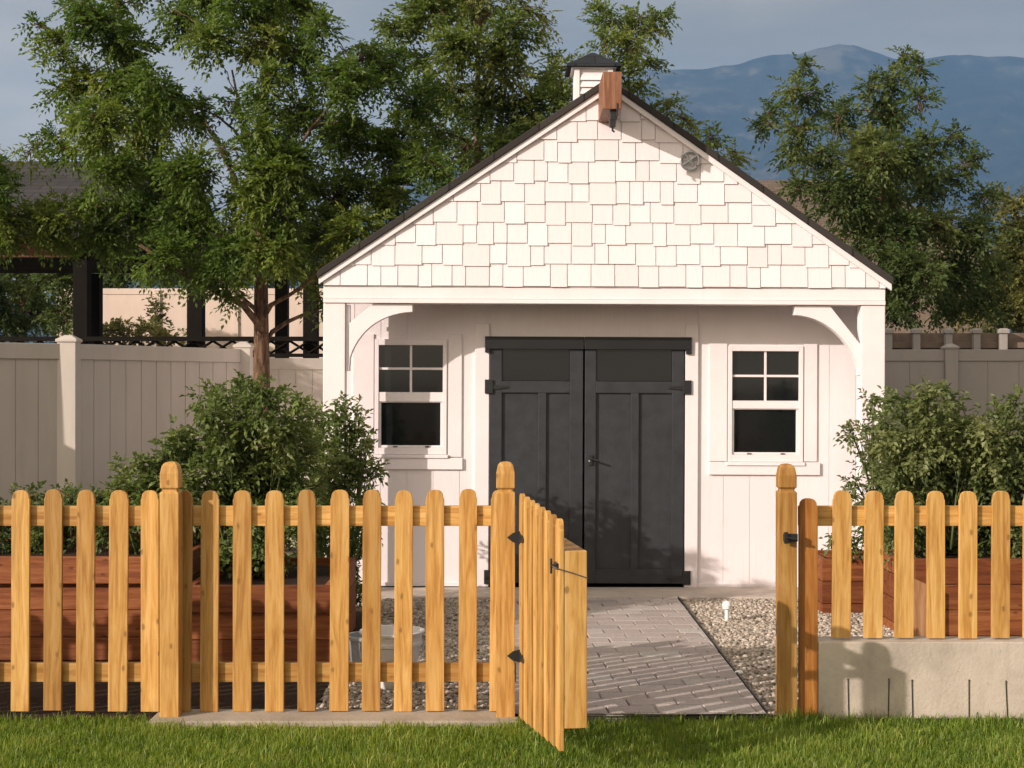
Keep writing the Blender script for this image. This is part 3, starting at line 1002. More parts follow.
for k in range(8):
    t = k / 7
    zb = .012 + t * .115; ztp = 1.066 - .022 * t
    me = picket_mesh('picket', ztp - zb, .0885)
    o = bpy.data.objects.new('picket', me); COL.objects.link(o); o.parent = gate
    o.location = (.045 + k * (gl - .09) / 7, -.011, zb)
    o.rotation_euler = (0, random.gauss(0, .003), 0)
fz0, fz1 = .215, .918
gpart('stile', MB().box(gl - .04, gl - .002, .0005, .092, fz0, fz1), M['picket'])
gpart('stile', MB().box(.012, .05, .0005, .092, fz0, fz1), M['picket'])
gpart('gate_rail', MB().box(.052, gl - .042, .0005, .0915, fz1 - .042, fz1 - .001), M['rail'])
gpart('gate_rail', MB().box(.052, gl - .042, .0005, .0915, fz0 + .001, fz0 + .042), M['rail'])
L = math.hypot(gl - .09, fz1 - fz0 - .09)
dg = MB().prism_y([(.055, fz0 + .045), (.125, fz0 + .045), (gl - .045, fz1 - .045), (gl - .115, fz1 - .045)], .02, .058)
gpart('diagonal_brace', dg, M['rail'])
ca, sa = math.cos(-ang), math.sin(-ang)
for zc in (Z(537, 6.87), Z(655, 6.87)):
    h = MB()
    h.tube([(0, -.012, zc - .03), (0, -.012, zc + .03)], .007, 10)
    # strap on the gate
    h.prism_y([(.004, zc - .026), (.16, zc - .010), (.17, zc), (.16, zc + .010), (.004, zc + .026)], -.026, -.0215)
    hin = gpart('hinge', h, M['iron'], bevel=0)
    # leaf on the post, in world axes turned back into the gate's
    lf = MB().prism_y([(-.078, zc), (-.05, zc - .022), (-.02, zc - .030), (-.002, zc - .028), (-.002, zc + .028), (-.02, zc + .030), (-.05, zc + .022)], -.032, -.026)
    vs = []
    for (x, y, z) in lf.v: vs.append((x * ca - y * sa, x * sa + y * ca, z))
    lf.v = vs
    lo = gpart('post_leaf', lf, M['iron'], hin, 0)
la = MB()
lz = Z(565.5, 5.8)
la.box(gl - .075, gl - .005, -.032, -.0215, lz - .012, lz + .012)
la.tube([(gl - .03, -.05, lz), (gl - .03, -.02, lz)], .007, 8)
la.tube([(gl - .03, -.048, lz + .03), (gl - .03, -.048, lz - .03)], .005, 8)
gpart('latch', la, M['iron'], bevel=.001)
st = MB().tube([(gl - .03, -.046, lz), (gl + .004, -.03, lz - .006), (gl + .006, .03, lz - .024), (gl + .004, .092, lz - .046)], .0028, 6)
gpart('pull_string', st, M['string'], bevel=0)


# =============================================================== RAISED BEDS
def bed(x0, x1, y0, y1, zt, label, board_h=.155, over=.05, gap=.10):
    t = thing('raised_bed', ((x0 + x1) / 2, (y0 + y1) / 2, 0), label, 'raised bed', 'wooden raised beds')
    z = zt
    k = 0
    while z > .02:
        zb = max(0, z - board_h)
        y_ = y0 - (over if k == 0 else 0)
        b = MB().box(x0, x1, y_, y_ + .045, zb + .004, z); b.build('board', M['bedwood'], t, .004)
        MB().box(x0, x1, y1 - .04, y1, zb + .004, z).build('board', M['bedwood'], t, .004)
        MB().box(x0, x0 + .04, y0 + .047, y1 - .042, zb + .004, z - .002).build('board', M['bedwood'], t, .004)
        MB().box(x1 - .04, x1, y0 + .047, y1 - .042, zb + .004, z - .002).build('board', M['bedwood'], t, .004)
        z = zb; k += 1
    MB().box(x0 + .042, x1 - .042, y0 + .048, y1 - .042, 0, zt - .05).build('soil', M['soil'], t)
    return t


bedL = bed(-4.6, X(182, 8.3), 8.3, 9.6, Z(556, 8.3), 'long red-brown board raised bed behind the left pickets, at the left edge')
bedM = bed(X(186, 8.15), X(331, 8.15), 8.15, 9.45, Z(585, 8.15), 'lower red-brown raised bed under the big bushy plants left of the bucket', over=.03)
bedR = bed(X(915, 8.75), 4.6, 8.75, 9.7, Z(559, 8.75), 'tall red-brown raised bed behind the right pickets with a pale corner post', over=.0)
MB().prism_y([(X(911, 8.7), 0), (X(926.5, 8.7), 0), (X(926.5, 8.7), Z(584, 8.7)), (X(911, 8.7), Z(577, 8.7))], 8.64, 8.70).build('corner_post', M['bedpost'], bedR, .004, label='pale new wood corner post')
bedS = bed(X(822, 10.0), X(925, 10.0), 10.0, 10.55, Z(559, 10.0), 'small red-brown raised bed beside the right shed column, standing on gravel', over=.0)

# ================================================================ SMALL THINGS
bk = thing('bucket', (X(392, 7.55), 7.62, 0), 'white plastic bucket standing on gravel behind the pickets', 'bucket')
bx, by = X(391, 7.55), 7.62
zr = Z(634, 7.5)
MB().lathe([(.118, 0), (.124, .02), (.150, zr - .075), (.160, zr - .07), (.160, zr - .055), (.154, zr - .05), (.156, zr - .012), (.170, zr - .01), (.170, zr), (.150, zr), (.146, zr - .02), (.115, .03)], bx, by, 40).build('pail', M['bucket'], bk, smooth=False)
hp = [(bx + .168 * math.cos(a), by - .03 - .11 * math.sin(a), zr - .06 - .16 * math.sin(a)) for a in np.linspace(0, math.pi, 15)]
MB().tube(hp, .004, 6).build('bail_handle', M['galv'], bk)
b2x = X(366, 7.8)
zr2 = Z(636, 7.8)
b2 = MB().lathe([(.085, 0), (.088, .02), (.105, zr2 - .02), (.115, zr2 - .018), (.115, zr2), (.1, zr2), (.085, .03)], b2x, 7.85, 32)
solo('tub', b2, M['galv'], (b2x, 7.85, 0), 'small grey metal tub half hidden behind the white bucket', 'tub')
jz = Z(700, 7.2)
jg = MB().lathe([(.028, .0), (.03, .01), (.03, jz - .03), (.024, jz - .012), (.016, jz - .008), (.016, jz + .006)], X(394.5, 7.2), 7.2, 20)
solo('bottle', jg, M['white_plastic'], (X(394.5, 7.2), 7.2, 0), 'small white plastic bottle right behind the lower fence rail', 'bottle')

sx, sy = X(727, 10.0), 10.0
sy = F * EYE / (622 - 384); sx = X(727, sy)
ps = MB().lathe([(.014, -.02), (.014, Z(611, sy)), (.012, Z(610, sy)), (.028, Z(608.5, sy)), (.032, Z(605, sy)), (.026, Z(602, sy)), (.008, Z(601, sy))], sx, sy, 20)
solo('sprinkler_riser', ps, M['white_plastic'], (sx, sy, 0), 'small white sprinkler riser standing up in the sunlit gravel', 'sprinkler')
sy = F * EYE / (676 - 384); sx = X(739, sy)
v_, f_ = icosa()
rk = MB().add([(sx + p[0] * .028, sy + p[1] * .022, .018 + p[2] * .016) for p in v_], [tuple(q) for q in f_])
solo('white_rock', rk, M['white_plastic'], (sx, sy, 0), 'single white rock beside the path edging in the shade', 'rock', bevel=.004)


# ============================================================== VINYL FENCES
def vinyl_run(pts, zt, mat, label, group=None, post_cap=.06, hw=.065, name='vinyl_fence', plank=.15, dz=None):
    base = Vector((*pts[0], 0))
    t = thing(name, ((pts[0][0] + pts[-1][0]) / 2, (pts[0][1] + pts[-1][1]) / 2, 0), label, 'fence', group)
    for i, p in enumerate(pts):
        MB().loft_square([(hw, -.05), (hw, zt + post_cap - .05), (hw + .01, zt + post_cap - .048), (hw + .01, zt + post_cap - .03), (hw * .4, zt + post_cap)], p[0], p[1]).build('post', mat, t, .003)
    for i in range(len(pts) - 1):
        a = Vector((*pts[i], 0)); b = Vector((*pts[i + 1], 0)); d = b - a; L_ = d.length; d.normalize()
        nrm = Vector((-d.y, d.x, 0))
        pm = MB()

        def bx2(u0, u1, w0, w1, z0, z1, q):
            c = [a + d * u + nrm * w for u, w in ((u0, w0), (u1, w0), (u1, w1), (u0, w1))]
            q.add([(p.x, p.y, z0) for p in c] + [(p.x, p.y, z1) for p in c], [(3, 2, 1, 0), (4, 5, 6, 7), (0, 1, 5, 4), (1, 2, 6, 5), (2, 3, 7, 6), (3, 0, 4, 7)])
        n_ = max(1, int((L_ - 2 * hw) / plank)); pw = (L_ - 2 * hw) / n_
        for k in range(n_):
            bx2(hw + k * pw + .003, hw + (k + 1) * pw - .003, -.012, .012, 0, zt - .11, pm)
        bx2(hw, L_ - hw, -.007, .007, 0, zt - .11, pm)
        pm.build('panel', mat, t)
        for z0_, z1_ in ((zt - .11, zt), (.03, .17)):
            rl = MB(); bx2(hw, L_ - hw, -.025, .025, z0_, z1_, rl)
            rl.build('fence_rail', mat, t, .004)
    return t


P1 = (X(69, 10.3), 10.3); P2 = (X(243.5, 11.9), 11.9)
zf = 1.865
P0 = (P1[0] - 1.75, P1[1] - 1.3); P00 = (P0[0] - 1.7, P0[1] - 1.35)
vinyl_run([P00, P0, P1, P2], zf, M['vinyl'], 'tan vinyl privacy fence at left running from the picture edge to beside the trunk')
vinyl_run([(X(238, 14.0), 14.0), (X(305, 14.0) + .9, 14.35), (1.2, 14.8)], Z(358, 14.0), M['vinyl'], 'lower tan vinyl fence panel behind the trunk, seen between tree and shed', post_cap=.0)
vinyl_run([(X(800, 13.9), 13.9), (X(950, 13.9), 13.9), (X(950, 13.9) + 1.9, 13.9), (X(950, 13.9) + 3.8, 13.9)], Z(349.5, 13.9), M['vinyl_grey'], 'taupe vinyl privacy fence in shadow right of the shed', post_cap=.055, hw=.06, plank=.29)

# slatted fence further back on the right
sf = thing('slat_fence', (X(950, 15.4), 15.4, 0), 'brown weathered board fence with small post caps rising behind the taupe fence', 'fence')
ys = 15.4
zsf = Z(333, ys)
MB().box(X(860, ys), X(1250, ys), ys, ys + .03, .5, zsf - .0).build('panel', M['slat'], sf, .004)
MB().box(X(860, ys), X(1250, ys), ys - .04, ys - .002, zsf - .16, zsf - .1).build('fence_rail', M['slat'], sf, .004)
for p in (888, 916, 948, 976, 1003, 1031, 1060):
    MB().loft_square([(.036, 0), (.036, zsf - .01), (.052, zsf - .008), (.052, zsf + .032), (.03, zsf + .045)], X(p, ys - .1), ys - .105).build('post', M['vinyl_grey'], sf, .004)

# ===================================================== PAVILION AND BACKGROUND
pv = thing('pavilion', (X(120, 17), 17, 0), 'dark timber pavilion with grey shingled roof beyond the left vinyl fence', 'pavilion')
yv, yv2 = 16.0, 20.5
for p, q in ((80, yv), (93, 18.4), (194.5, yv), (281, 18.4), (310, yv), (-150, yv), (-160, yv2), (194, yv2)):
    w = .088 if p != 194.5 else .095
    MB().box(X(p, q) - w * .9, X(p, q) + w * .9, q, q + .17, -.05, Z(257, yv) + (.0 if p < 250 else .35)).build('post', M['dark_beam'], pv, .006)
ze = Z(256, yv)
MB().box(X(-320, yv), X(76, yv), yv - .06, yv - .004, ze - .02, ze + .16).build('eave_beam', M['red_beam'], pv, .006)
MB().box(X(78, yv), X(330, yv), yv + .01, yv + .16, ze + .02, ze + .26).build('eave_beam', M['dark_beam'], pv, .006)
zr_ = Z(166, 18.3)
rfm = MB()
xa, xb = X(-420, yv), X(150, yv)
rfm.add([(xa, yv - .35, ze + .18), (xb, yv - .35, ze + .18), (xb, 18.3, zr_), (xa, 18.3, zr_), (xa, yv - .35, ze + .24), (xb, yv - .35, ze + .24), (xb - .1, 18.3, zr_ + .06), (xa, 18.3, zr_ + .06)],
        [(3, 2, 1, 0), (4, 5, 6, 7), (0, 1, 5, 4), (1, 2, 6, 5), (2, 3, 7, 6), (3, 0, 4, 7)])
rfm.add([(xa, yv2 + .35, ze + .18), (xb, yv2 + .35, ze + .18), (xb, 18.304, zr_), (xa, 18.304, zr_), (xa, yv2 + .35, ze + .24), (xb, yv2 + .35, ze + .24), (xb - .1, 18.304, zr_ + .06), (xa, 18.304, zr_ + .06)],
        [(0, 1, 2, 3), (7, 6, 5, 4), (4, 5, 1, 0), (5, 6, 2, 1), (6, 7, 3, 2), (7, 4, 0, 3)])
rfm.build('roof', M['grey_roof'], pv)
ra = MB()
yrl = 15.85
ra.box(X(-300, yrl), X(330, yrl), yrl, yrl + .07, Z(341, yrl), Z(336.5, yrl))
ra.box(X(-300, yrl), X(330, yrl), yrl, yrl + .07, Z(357, yrl), Z(353.5, yrl))
a0, b0 = Z(353, yrl), Z(341, yrl); xx = X(0, yrl)
while xx < X(325, yrl):
    ra.tube([(xx, yrl + .035, a0), (xx + .21, yrl + .035, b0)], .014, 4); ra.tube([(xx, yrl + .05, b0), (xx + .21, yrl + .05, a0)], .014, 4)
    xx += .21
ra.build('railing', M['dark_beam'], pv)
MB().box(X(-300, yrl), X(330, yrl), yrl + .08, yv2, Z(366, yrl) - .2, Z(366, yrl) - .02).build('deck', M['dark_beam'], pv)

vinyl_run([(X(p, 27), 27) for p in (60, 158, 236, 330, 430, 530)], Z(288.5, 27), M['tanwall'], 'tall sunlit tan fence far behind the pavilion posts', name='boundary_fence', post_cap=.0, hw=.05, plank=1.4)

# house far behind on the right
hs = thing('house', (9.5, 48, 0), 'distant house with a brown roof showing beside the shed roof at right', 'house')
hy = 46.0
MB().box(5.5, 15.5, hy, hy + 9, -.05, 5.1).build('wall', M['slat'], hs)
hr = MB()
hz0, hz1 = 5.0, Z(174, hy + 3)
hr.add([(5.0, hy - .6, hz0), (16, hy - .6, hz0), (16, hy + 9.6, hz0), (5.0, hy + 9.6, hz0), (8.2, hy + 4.5, hz1), (12.5, hy + 4.5, hz1), (5.0, hy - .6, hz0 - .25), (16, hy - .6, hz0 - .25), (16, hy + 9.6, hz0 - .25), (5, hy + 9.6, hz0 - .25)],
       [(0, 1, 5, 4), (1, 2, 5), (2, 3, 4, 5), (3, 0, 4), (0, 6, 7, 1), (1, 7, 8, 2), (2, 8, 9, 3), (3, 9, 6, 0), (9, 8, 7, 6)])
hr.build('roof', M['house_roof'], hs)


# ==================================================================== TREES
def bez(p0, p1, p2, n):
    return [p0 * (1 - t) ** 2 + p1 * 2 * t * (1 - t) + p2 * t * t for t in [i / (n - 1) for i in range(n)]]


class Leaves:
    def __init__(self): self.P = []; self.D = []; self.L = []; self.T = []; self.Wd = []

    def add(self, P, D, L, T, Wd):
        self.P.append(P); self.D.append(D); self.L.append(L); self.T.append(T); self.Wd.append(Wd)

    def mesh(self, name, mat, rng):
        P = np.concatenate(self.P); D = np.concatenate(self.D); L = np.concatenate(self.L); T = np.concatenate(self.T); Wd = np.concatenate(self.Wd)
        n = len(P)
        D = D / np.linalg.norm(D, axis=1, keepdims=True)
        up = rng.normal(0, .55, (n, 3)) + np.array([0, 0, 1.0])
        s = np.cross(D, up); s /= np.linalg.norm(s, axis=1, keepdims=True) + 1e-9
        u = np.cross(s, D)
        tip = P + D * L[:, None] - u * (L * rng.uniform(0, .25, n))[:, None]
        m = P + D * (L * .45)[:, None]
        up_off = u * (Wd * .25)[:, None]
        a = m + s * (Wd / 2)[:, None] + up_off; b = m - s * (Wd / 2)[:, None] + up_off
        V = np.stack([P, a, tip, b], 1).reshape(-1, 3)
        base = (np.arange(n) * 4)[:, None]
        Fc = np.concatenate([base + np.array([0, 1, 2]), base + np.array([0, 2, 3])])
        return np_mesh(name, V, Fc, np.repeat(np.clip(T, 0, 1), 4), mat)


def pinnate(lv, base, d, length, rng, nl, lsize, tone):
    """compound leaves: base (n,3), rachis direction d (n,3)"""
    n = len(base)
    d = d / np.linalg.norm(d, axis=1, keepdims=True)
    side = np.cross(d, rng.normal(0, .4, (n, 3)) + np.array([0, 0, 1])); side /= np.linalg.norm(side, axis=1, keepdims=True) + 1e-9
    for k in range(nl):
        t = (k // 2 + 1) / (nl // 2 + 1)
        droop = np.c_[np.zeros((n, 2)), -(t ** 2) * length * .28]
        p = base + d * (length * t)[:, None] + droop
        sg = 1 if k % 2 else -1
        if k == nl - 1: dd = d + np.array([0, 0, -.25])
        else: dd = d * .75 + side * sg * .85 + np.array([0, 0, -.12]) + rng.normal(0, .18, (n, 3))
        Ls = lsize * rng.uniform(.75, 1.2, n)
        lv.add(p, dd, Ls, tone + rng.normal(0, .07, n), Ls * rng.uniform(.38, .56, n))


def make_tree(name, label, cat, base, trunk_top, Y, clumps, leafmat, tr=.09, dens=1.0, lsize=.055, nl=9, group=None, seed=1, fork=.35, depth=1.0, tone0=.45, limbs=()):
    """trunk from base to trunk_top (world), clumps of foliage (px, py, rpx[, dy]) at distance Y; limbs grow from the nearest wood"""
    rng = np.random.default_rng(seed); rr = random.Random(seed)
    t = thing(name, base, label, cat, group)
    base = Vector(base); trunk_top = Vector(trunk_top)
    wood = MB()
    H = (trunk_top - base).length
    n = 22
    tp = []
    for i in range(n):
        f = i / (n - 1)
        tp.append(base.lerp(trunk_top, f) + Vector((.05 * math.sin(f * 5 + seed) * f, .05 * math.sin(f * 4 + seed * 2) * f, 0)) * (H / 5))
    rads = [tr * (1.0 - .86 * (i / (n - 1)) ** 1.15 + .30 * math.exp(-i * .9)) for i in range(n)]
    wood.tube(tp, rads, 12)
    nodes = [(tp[i], rads[i], (tp[min(i + 1, n - 1)] - tp[i - 1]).normalized()) for i in range(int(n * fork), n)]
    for r_, dy_, pl in limbs:
        pts = [W(px_, py_, base.y + dy_ * i / max(1, len(pl) - 1)) for i, (px_, py_) in enumerate(pl)]
        rr_ = [r_ * (1 - .62 * i / (len(pl) - 1)) for i in range(len(pl))]
        wood.tube(pts, rr_, 8)
        for i in range(1, len(pts)): nodes.append((pts[i], rr_[i], (pts[i] - pts[i - 1]).normalized()))
    cl = []
    for c in clumps:
        dy = c[3] if len(c) > 3 else rr.uniform(-1, 1) * depth
        C = W(c[0], c[1], Y + dy)
        d = min((C - q[0]).length for q in nodes)
        cl.append((d, C, c[2]))
    cl.sort(key=lambda q: q[0])
    lv = Leaves()
    for _, C, rp in cl:
        rw = rp * C.y / F
        best = None
        for p, r_, dr in nodes:
            v = C - p; L_ = v.length
            if L_ < 1e-3: continue
            cosang = v.normalized().dot(dr)
            cost = L_ * (1.0 + .55 * max(0, .35 - cosang)) + (1.2 * max(0, p.z + .10 * L_ - C.z)) - 2.0 * min(r_, .05)
            if best is None or cost < best[0]: best = (cost, p, r_, dr)
        _, A, ra_, dr = best
        Ln = (C - A).length
        E0 = C + Vector((rr.gauss(0, .15) * rw, 0, rw * .30))
        br_ = bez(A, A + dr * Ln * .30 + (C - A) * .22 + Vector((0, 0, .10 * Ln)), E0, 10)
        br_ = [br_[0]] + [q + Vector((rr.gauss(0, .014), rr.gauss(0, .014), rr.gauss(0, .014))) * Ln for q in br_[1:]]
        r0 = min(ra_ * .72, .008 + .013 * Ln + .010 * rw)
        rb = [r0 * (1 - .8 * k / 9) + .002 for k in range(10)]
        wood.tube(br_, rb, 7)
        for k in range(2, 10): nodes.append((br_[k], rb[k], (br_[min(k + 1, 9)] - br_[k - 1]).normalized()))
        nt = max(6, int(9 + rp * .45))
        nleaf = int(dens * rp * rp * .30)
        clump_tone = tone0 + rng.normal(0, .19)
        per = max(2, nleaf // nt)
        for _ in range(nt):
            S = br_[rr.choice([5, 6, 7, 7, 8, 8, 9, 9])]
            v = Vector(rng.normal(0, 1, 3)); v.normalize(); v *= rw * rr.uniform(.45, 1.12)
            v.z = v.z * .85
            E = C + v
            tw = bez(S, S.lerp(E, .5) + Vector((0, 0, .18 * (E - S).length)), E + Vector((0, 0, -.03 * rw)), 5)
            g_ = 1.0 if Y < 14 else 1.3
            wood.tube(tw, [.0045 * g_, .004 * g_, .0035 * g_, .003 * g_, .002 * g_], 4, cap=False)
            f = rng.uniform(.18, 1.02, per)
            tws = np.array([tuple(q) for q in tw])
            u = np.clip(f, 0, 1) * 4; i = np.minimum(u.astype(int), 3); w_ = (u - i)[:, None]
            P = tws[i] * (1 - w_) + tws[i + 1] * w_
            dirv = np.array(tuple((E - S).normalized()))
            D = dirv * .6 + rng.normal(0, .65, (per, 3)) + np.array([0, 0, .05])
            pinnate(lv, P, D, lsize * rng.uniform(2.4, 3.8, per), rng, nl, lsize, clump_tone + rng.normal(0, .08))
    wood.build('trunk', M['bark'], t, smooth=True)
    me = lv.mesh('crown', leafmat, rng)
    me.transform(Matrix.Translation(-Vector(base)))
    o = bpy.data.objects.new('crown', me); COL.objects.link(o); o.parent = t
    return t


G = 'trees behind the shed and fences'
T1 = [(95, 22, 36), (58, 45, 24), (132, 48, 36), (112, 82, 40), (66, 88, 26), (155, 95, 42), (88, 128, 40), (138, 140, 44), (186, 115, 28), (205, 40, 30), (198, 8, 32), (248, 10, 40), (292, 12, 38), (262, 48, 30), (305, 60, 34),
      (345, 85, 40), (390, 72, 34), (418, 105, 32), (345, 138, 45), (400, 150, 46), (306, 115, 36), (288, 165, 40), (340, 200, 46), (395, 200, 42), (430, 168, 28), (195, 175, 40), (158, 188, 40), (112, 175, 34), (62, 152, 22), (32, 157, 16), (50, 135, 14),
      (128, 222, 40), (188, 228, 42), (248, 238, 42), (308, 236, 38), (105, 250, 26), (300, 270, 24), (160, 262, 26), (355, 232, 32), (220, 268, 26), (265, 205, 28), (262, 150, 30, -.7), (250, 200, 36, -.7), (268, 246, 36, -.7), (262, 105, 20, -.6), (268, 78, 20, -.7), (255, 130, 18, -.8), (272, 180, 26, -.8), (285, 215, 30, -.7), (235, 255, 26, -.6), (235, 105, 16), (225, 150, 16), (320, 30, 22), (365, 50, 18), (175, 20, 24), (75, 8, 18), (120, 5, 20), (40, 30, 12), (215, -25, 40), (270, -35, 45), (140, -15, 25)]
make_tree('ash_tree', 'large ash tree with bare lower trunk rising over the left vinyl fence beside the shed', 'tree', (X(264, 12.6), 12.6, 0), (X(262, 12.6), 12.6, 5.6), 12.6, [(c[0], c[1], c[2] * .92) + tuple(c[3:]) for c in T1] + [(192, 276, 18, -.2), (222, 286, 7, -.3), (312, 282, 10, 0), (320, 300, 7, .1), (334, 312, 5, .1), (232, 300, 5, -.2)], M['leafA'], tr=.088, dens=.68, lsize=.05, limbs=[(.036, -.5, [(264, 334), (256, 321), (243, 305), (217, 291), (192, 279), (165, 262), (140, 245)]), (.026, .4, [(263, 322), (255, 309), (240, 296), (219, 278), (198, 258)]), (.026, .2, [(265, 345), (272, 332), (287, 322), (305, 314), (326, 306)]), (.026, -.3, [(263, 318), (271, 305), (288, 296), (306, 284), (322, 266)]), (.030, .3, [(262, 250), (245, 200), (228, 165), (205, 120)]), (.026, -.2, [(262, 215), (285, 170), (310, 130), (335, 100)]), (.022, .1, [(262, 200), (248, 150), (240, 110), (232, 70)])], seed=3, group=G, depth=.8, fork=.40, tone0=.42)
T7 = [(15, 222, 26), (55, 222, 28), (92, 214, 24), (-30, 210, 40), (10, 245, 18), (60, 240, 20), (-60, 250, 40), (0, 190, 18), (100, 236, 18), (-90, 200, 50), (-20, 170, 28), (-110, 140, 50)]
make_tree('ash_tree', 'leafy tree at the left picture edge with boughs hanging under the pavilion roof', 'tree', (X(-120, 12.8), 12.8, 0), (X(-110, 12.8), 12.8, 4.2), 12.8, T7, M['leafA'], tr=.09, dens=.85, lsize=.05, seed=5, group=G, depth=.5, fork=.4, tone0=.45)
T2 = [(430, 16, 30), (470, 12, 34), (512, 34, 26), (546, 22, 16), (452, 55, 34), (500, 70, 36), (548, 80, 28), (572, 72, 15), (440, 100, 30), (485, 112, 38), (532, 112, 34), (562, 105, 20), (408, 25, 20), (462, 155, 28), (505, 152, 28), (430, 140, 22), (545, 140, 22), (470, -30, 40), (430, -25, 25), (520, 0, 14), (415, 60, 18), (390, 30, 10), (580, 110, 14), (480, 190, 30)]
make_tree('ash_tree', 'tall open ash tree with a pale stem rising behind the left roof slope', 'tree', (X(488, 15.6), 15.6, 0), (X(478, 15.6), 15.6, 6.0), 15.6, T2, M['leafB'], tr=.085, dens=.60, lsize=.062, seed=8, group=G, depth=.8, fork=.42, tone0=.5)
T3 = [(608, 20, 17), (638, 22, 20), (654, 34, 13), (604, 44, 14), (628, 50, 24), (648, 66, 15), (616, 75, 18), (640, 88, 15), (600, 12, 8), (660, 15, 8), (668, 105, 11), (690, 126, 11), (712, 138, 12), (655, 118, 14), (700, 150, 14), (735, 160, 12)]
make_tree('ash_tree', 'slender tree whose top shows between the cupola and the mountain', 'tree', (X(640, 17.5), 17.5, 0), (X(632, 17.5), 17.5, 5.6), 17.5, [(c[0], c[1], c[2] * .85) for c in T3], M['leafB'], tr=.07, dens=.75, lsize=.065, seed=12, group=G, depth=.5, fork=.5, tone0=.52)
T4 = [(800, 68, 11), (793, 92, 13), (772, 114, 13), (814, 100, 18), (842, 118, 24), (800, 130, 19), (872, 92, 15), (906, 58, 12), (896, 84, 19), (886, 118, 28), (918, 100, 14), (862, 150, 32), (820, 160, 26), (900, 158, 32), (932, 148, 20), (955, 138, 14), (968, 165, 17), (936, 190, 32), (880, 200, 42), (830, 196, 30), (982, 198, 18), (940, 230, 38), (892, 245, 42), (985, 236, 28), (858, 226, 28), (912, 280, 38), (960, 276, 36), (800, 190, 16), (905, 310, 26), (950, 310, 24), (765, 125, 8), (790, 155, 12), (990, 270, 26), (890, 300, 28), (920, 68, 8), (985, 300, 24), (880, 160, 26), (850, 190, 26)]
make_tree('ash_tree', 'broad dark green tree right of the shed standing against the mountain', 'tree', (X(885, 17), 17, 0), (X(880, 17), 17, 3.7), 17, [(c[0], c[1], c[2] * .93) for c in T4], M['leafC'], tr=.11, dens=.72, lsize=.066, seed=15, group=G, depth=1.0, fork=.3, tone0=.5)
T5 = [(1012, 205, 20), (1035, 235, 32), (1005, 262, 28), (1045, 285, 44), (985, 300, 24), (1015, 315, 26), (1075, 240, 50), (1100, 300, 50), (1020, 235, 20), (990, 325, 20), (1015, 300, 26), (1040, 325, 26), (965, 310, 22)]
make_tree('olive_tree', 'olive green tree at the right picture edge behind the broad dark tree', 'tree', (X(1060, 24), 24, 0), (X(1055, 24), 24, 4.2), 24, T5, M['leafD'], tr=.12, dens=1.0, lsize=.08, seed=18, group=G, depth=1.0, fork=.25, tone0=.5)
T6 = [(18, 285, 34), (55, 285, 30), (-25, 290, 40), (35, 315, 30), (0, 325, 28), (68, 318, 22), (-60, 300, 40), (-90, 280, 40), (20, 262, 22), (62, 262, 18)]
make_tree('leafy_tree', 'dark bushy tree seen through the open pavilion at far left', 'tree', (X(20, 24), 24, 0), (X(20, 24), 24, 3.0), 24, T6, M['leafC'], tr=.10, dens=1.1, lsize=.075, seed=22, group=G, depth=.8, fork=.2, tone0=.55)


T8 = [(110, 275, 22), (150, 270, 20), (190, 275, 20), (230, 272, 22), (270, 268, 22), (310, 272, 22), (345, 270, 22), (130, 255, 24), (210, 255, 24), (290, 255, 24), (60, 270, 24), (385, 260, 24)]
make_tree('leafy_tree', 'spreading dark tree behind the tall tan fence beyond the pavilion', 'tree', (X(215, 36), 36, 0), (X(215, 36), 36, 3.6), 36, T8, M['leafC'], tr=.16, dens=1.3, lsize=.12, seed=27, group=G, depth=1.0, fork=.3, tone0=.6)


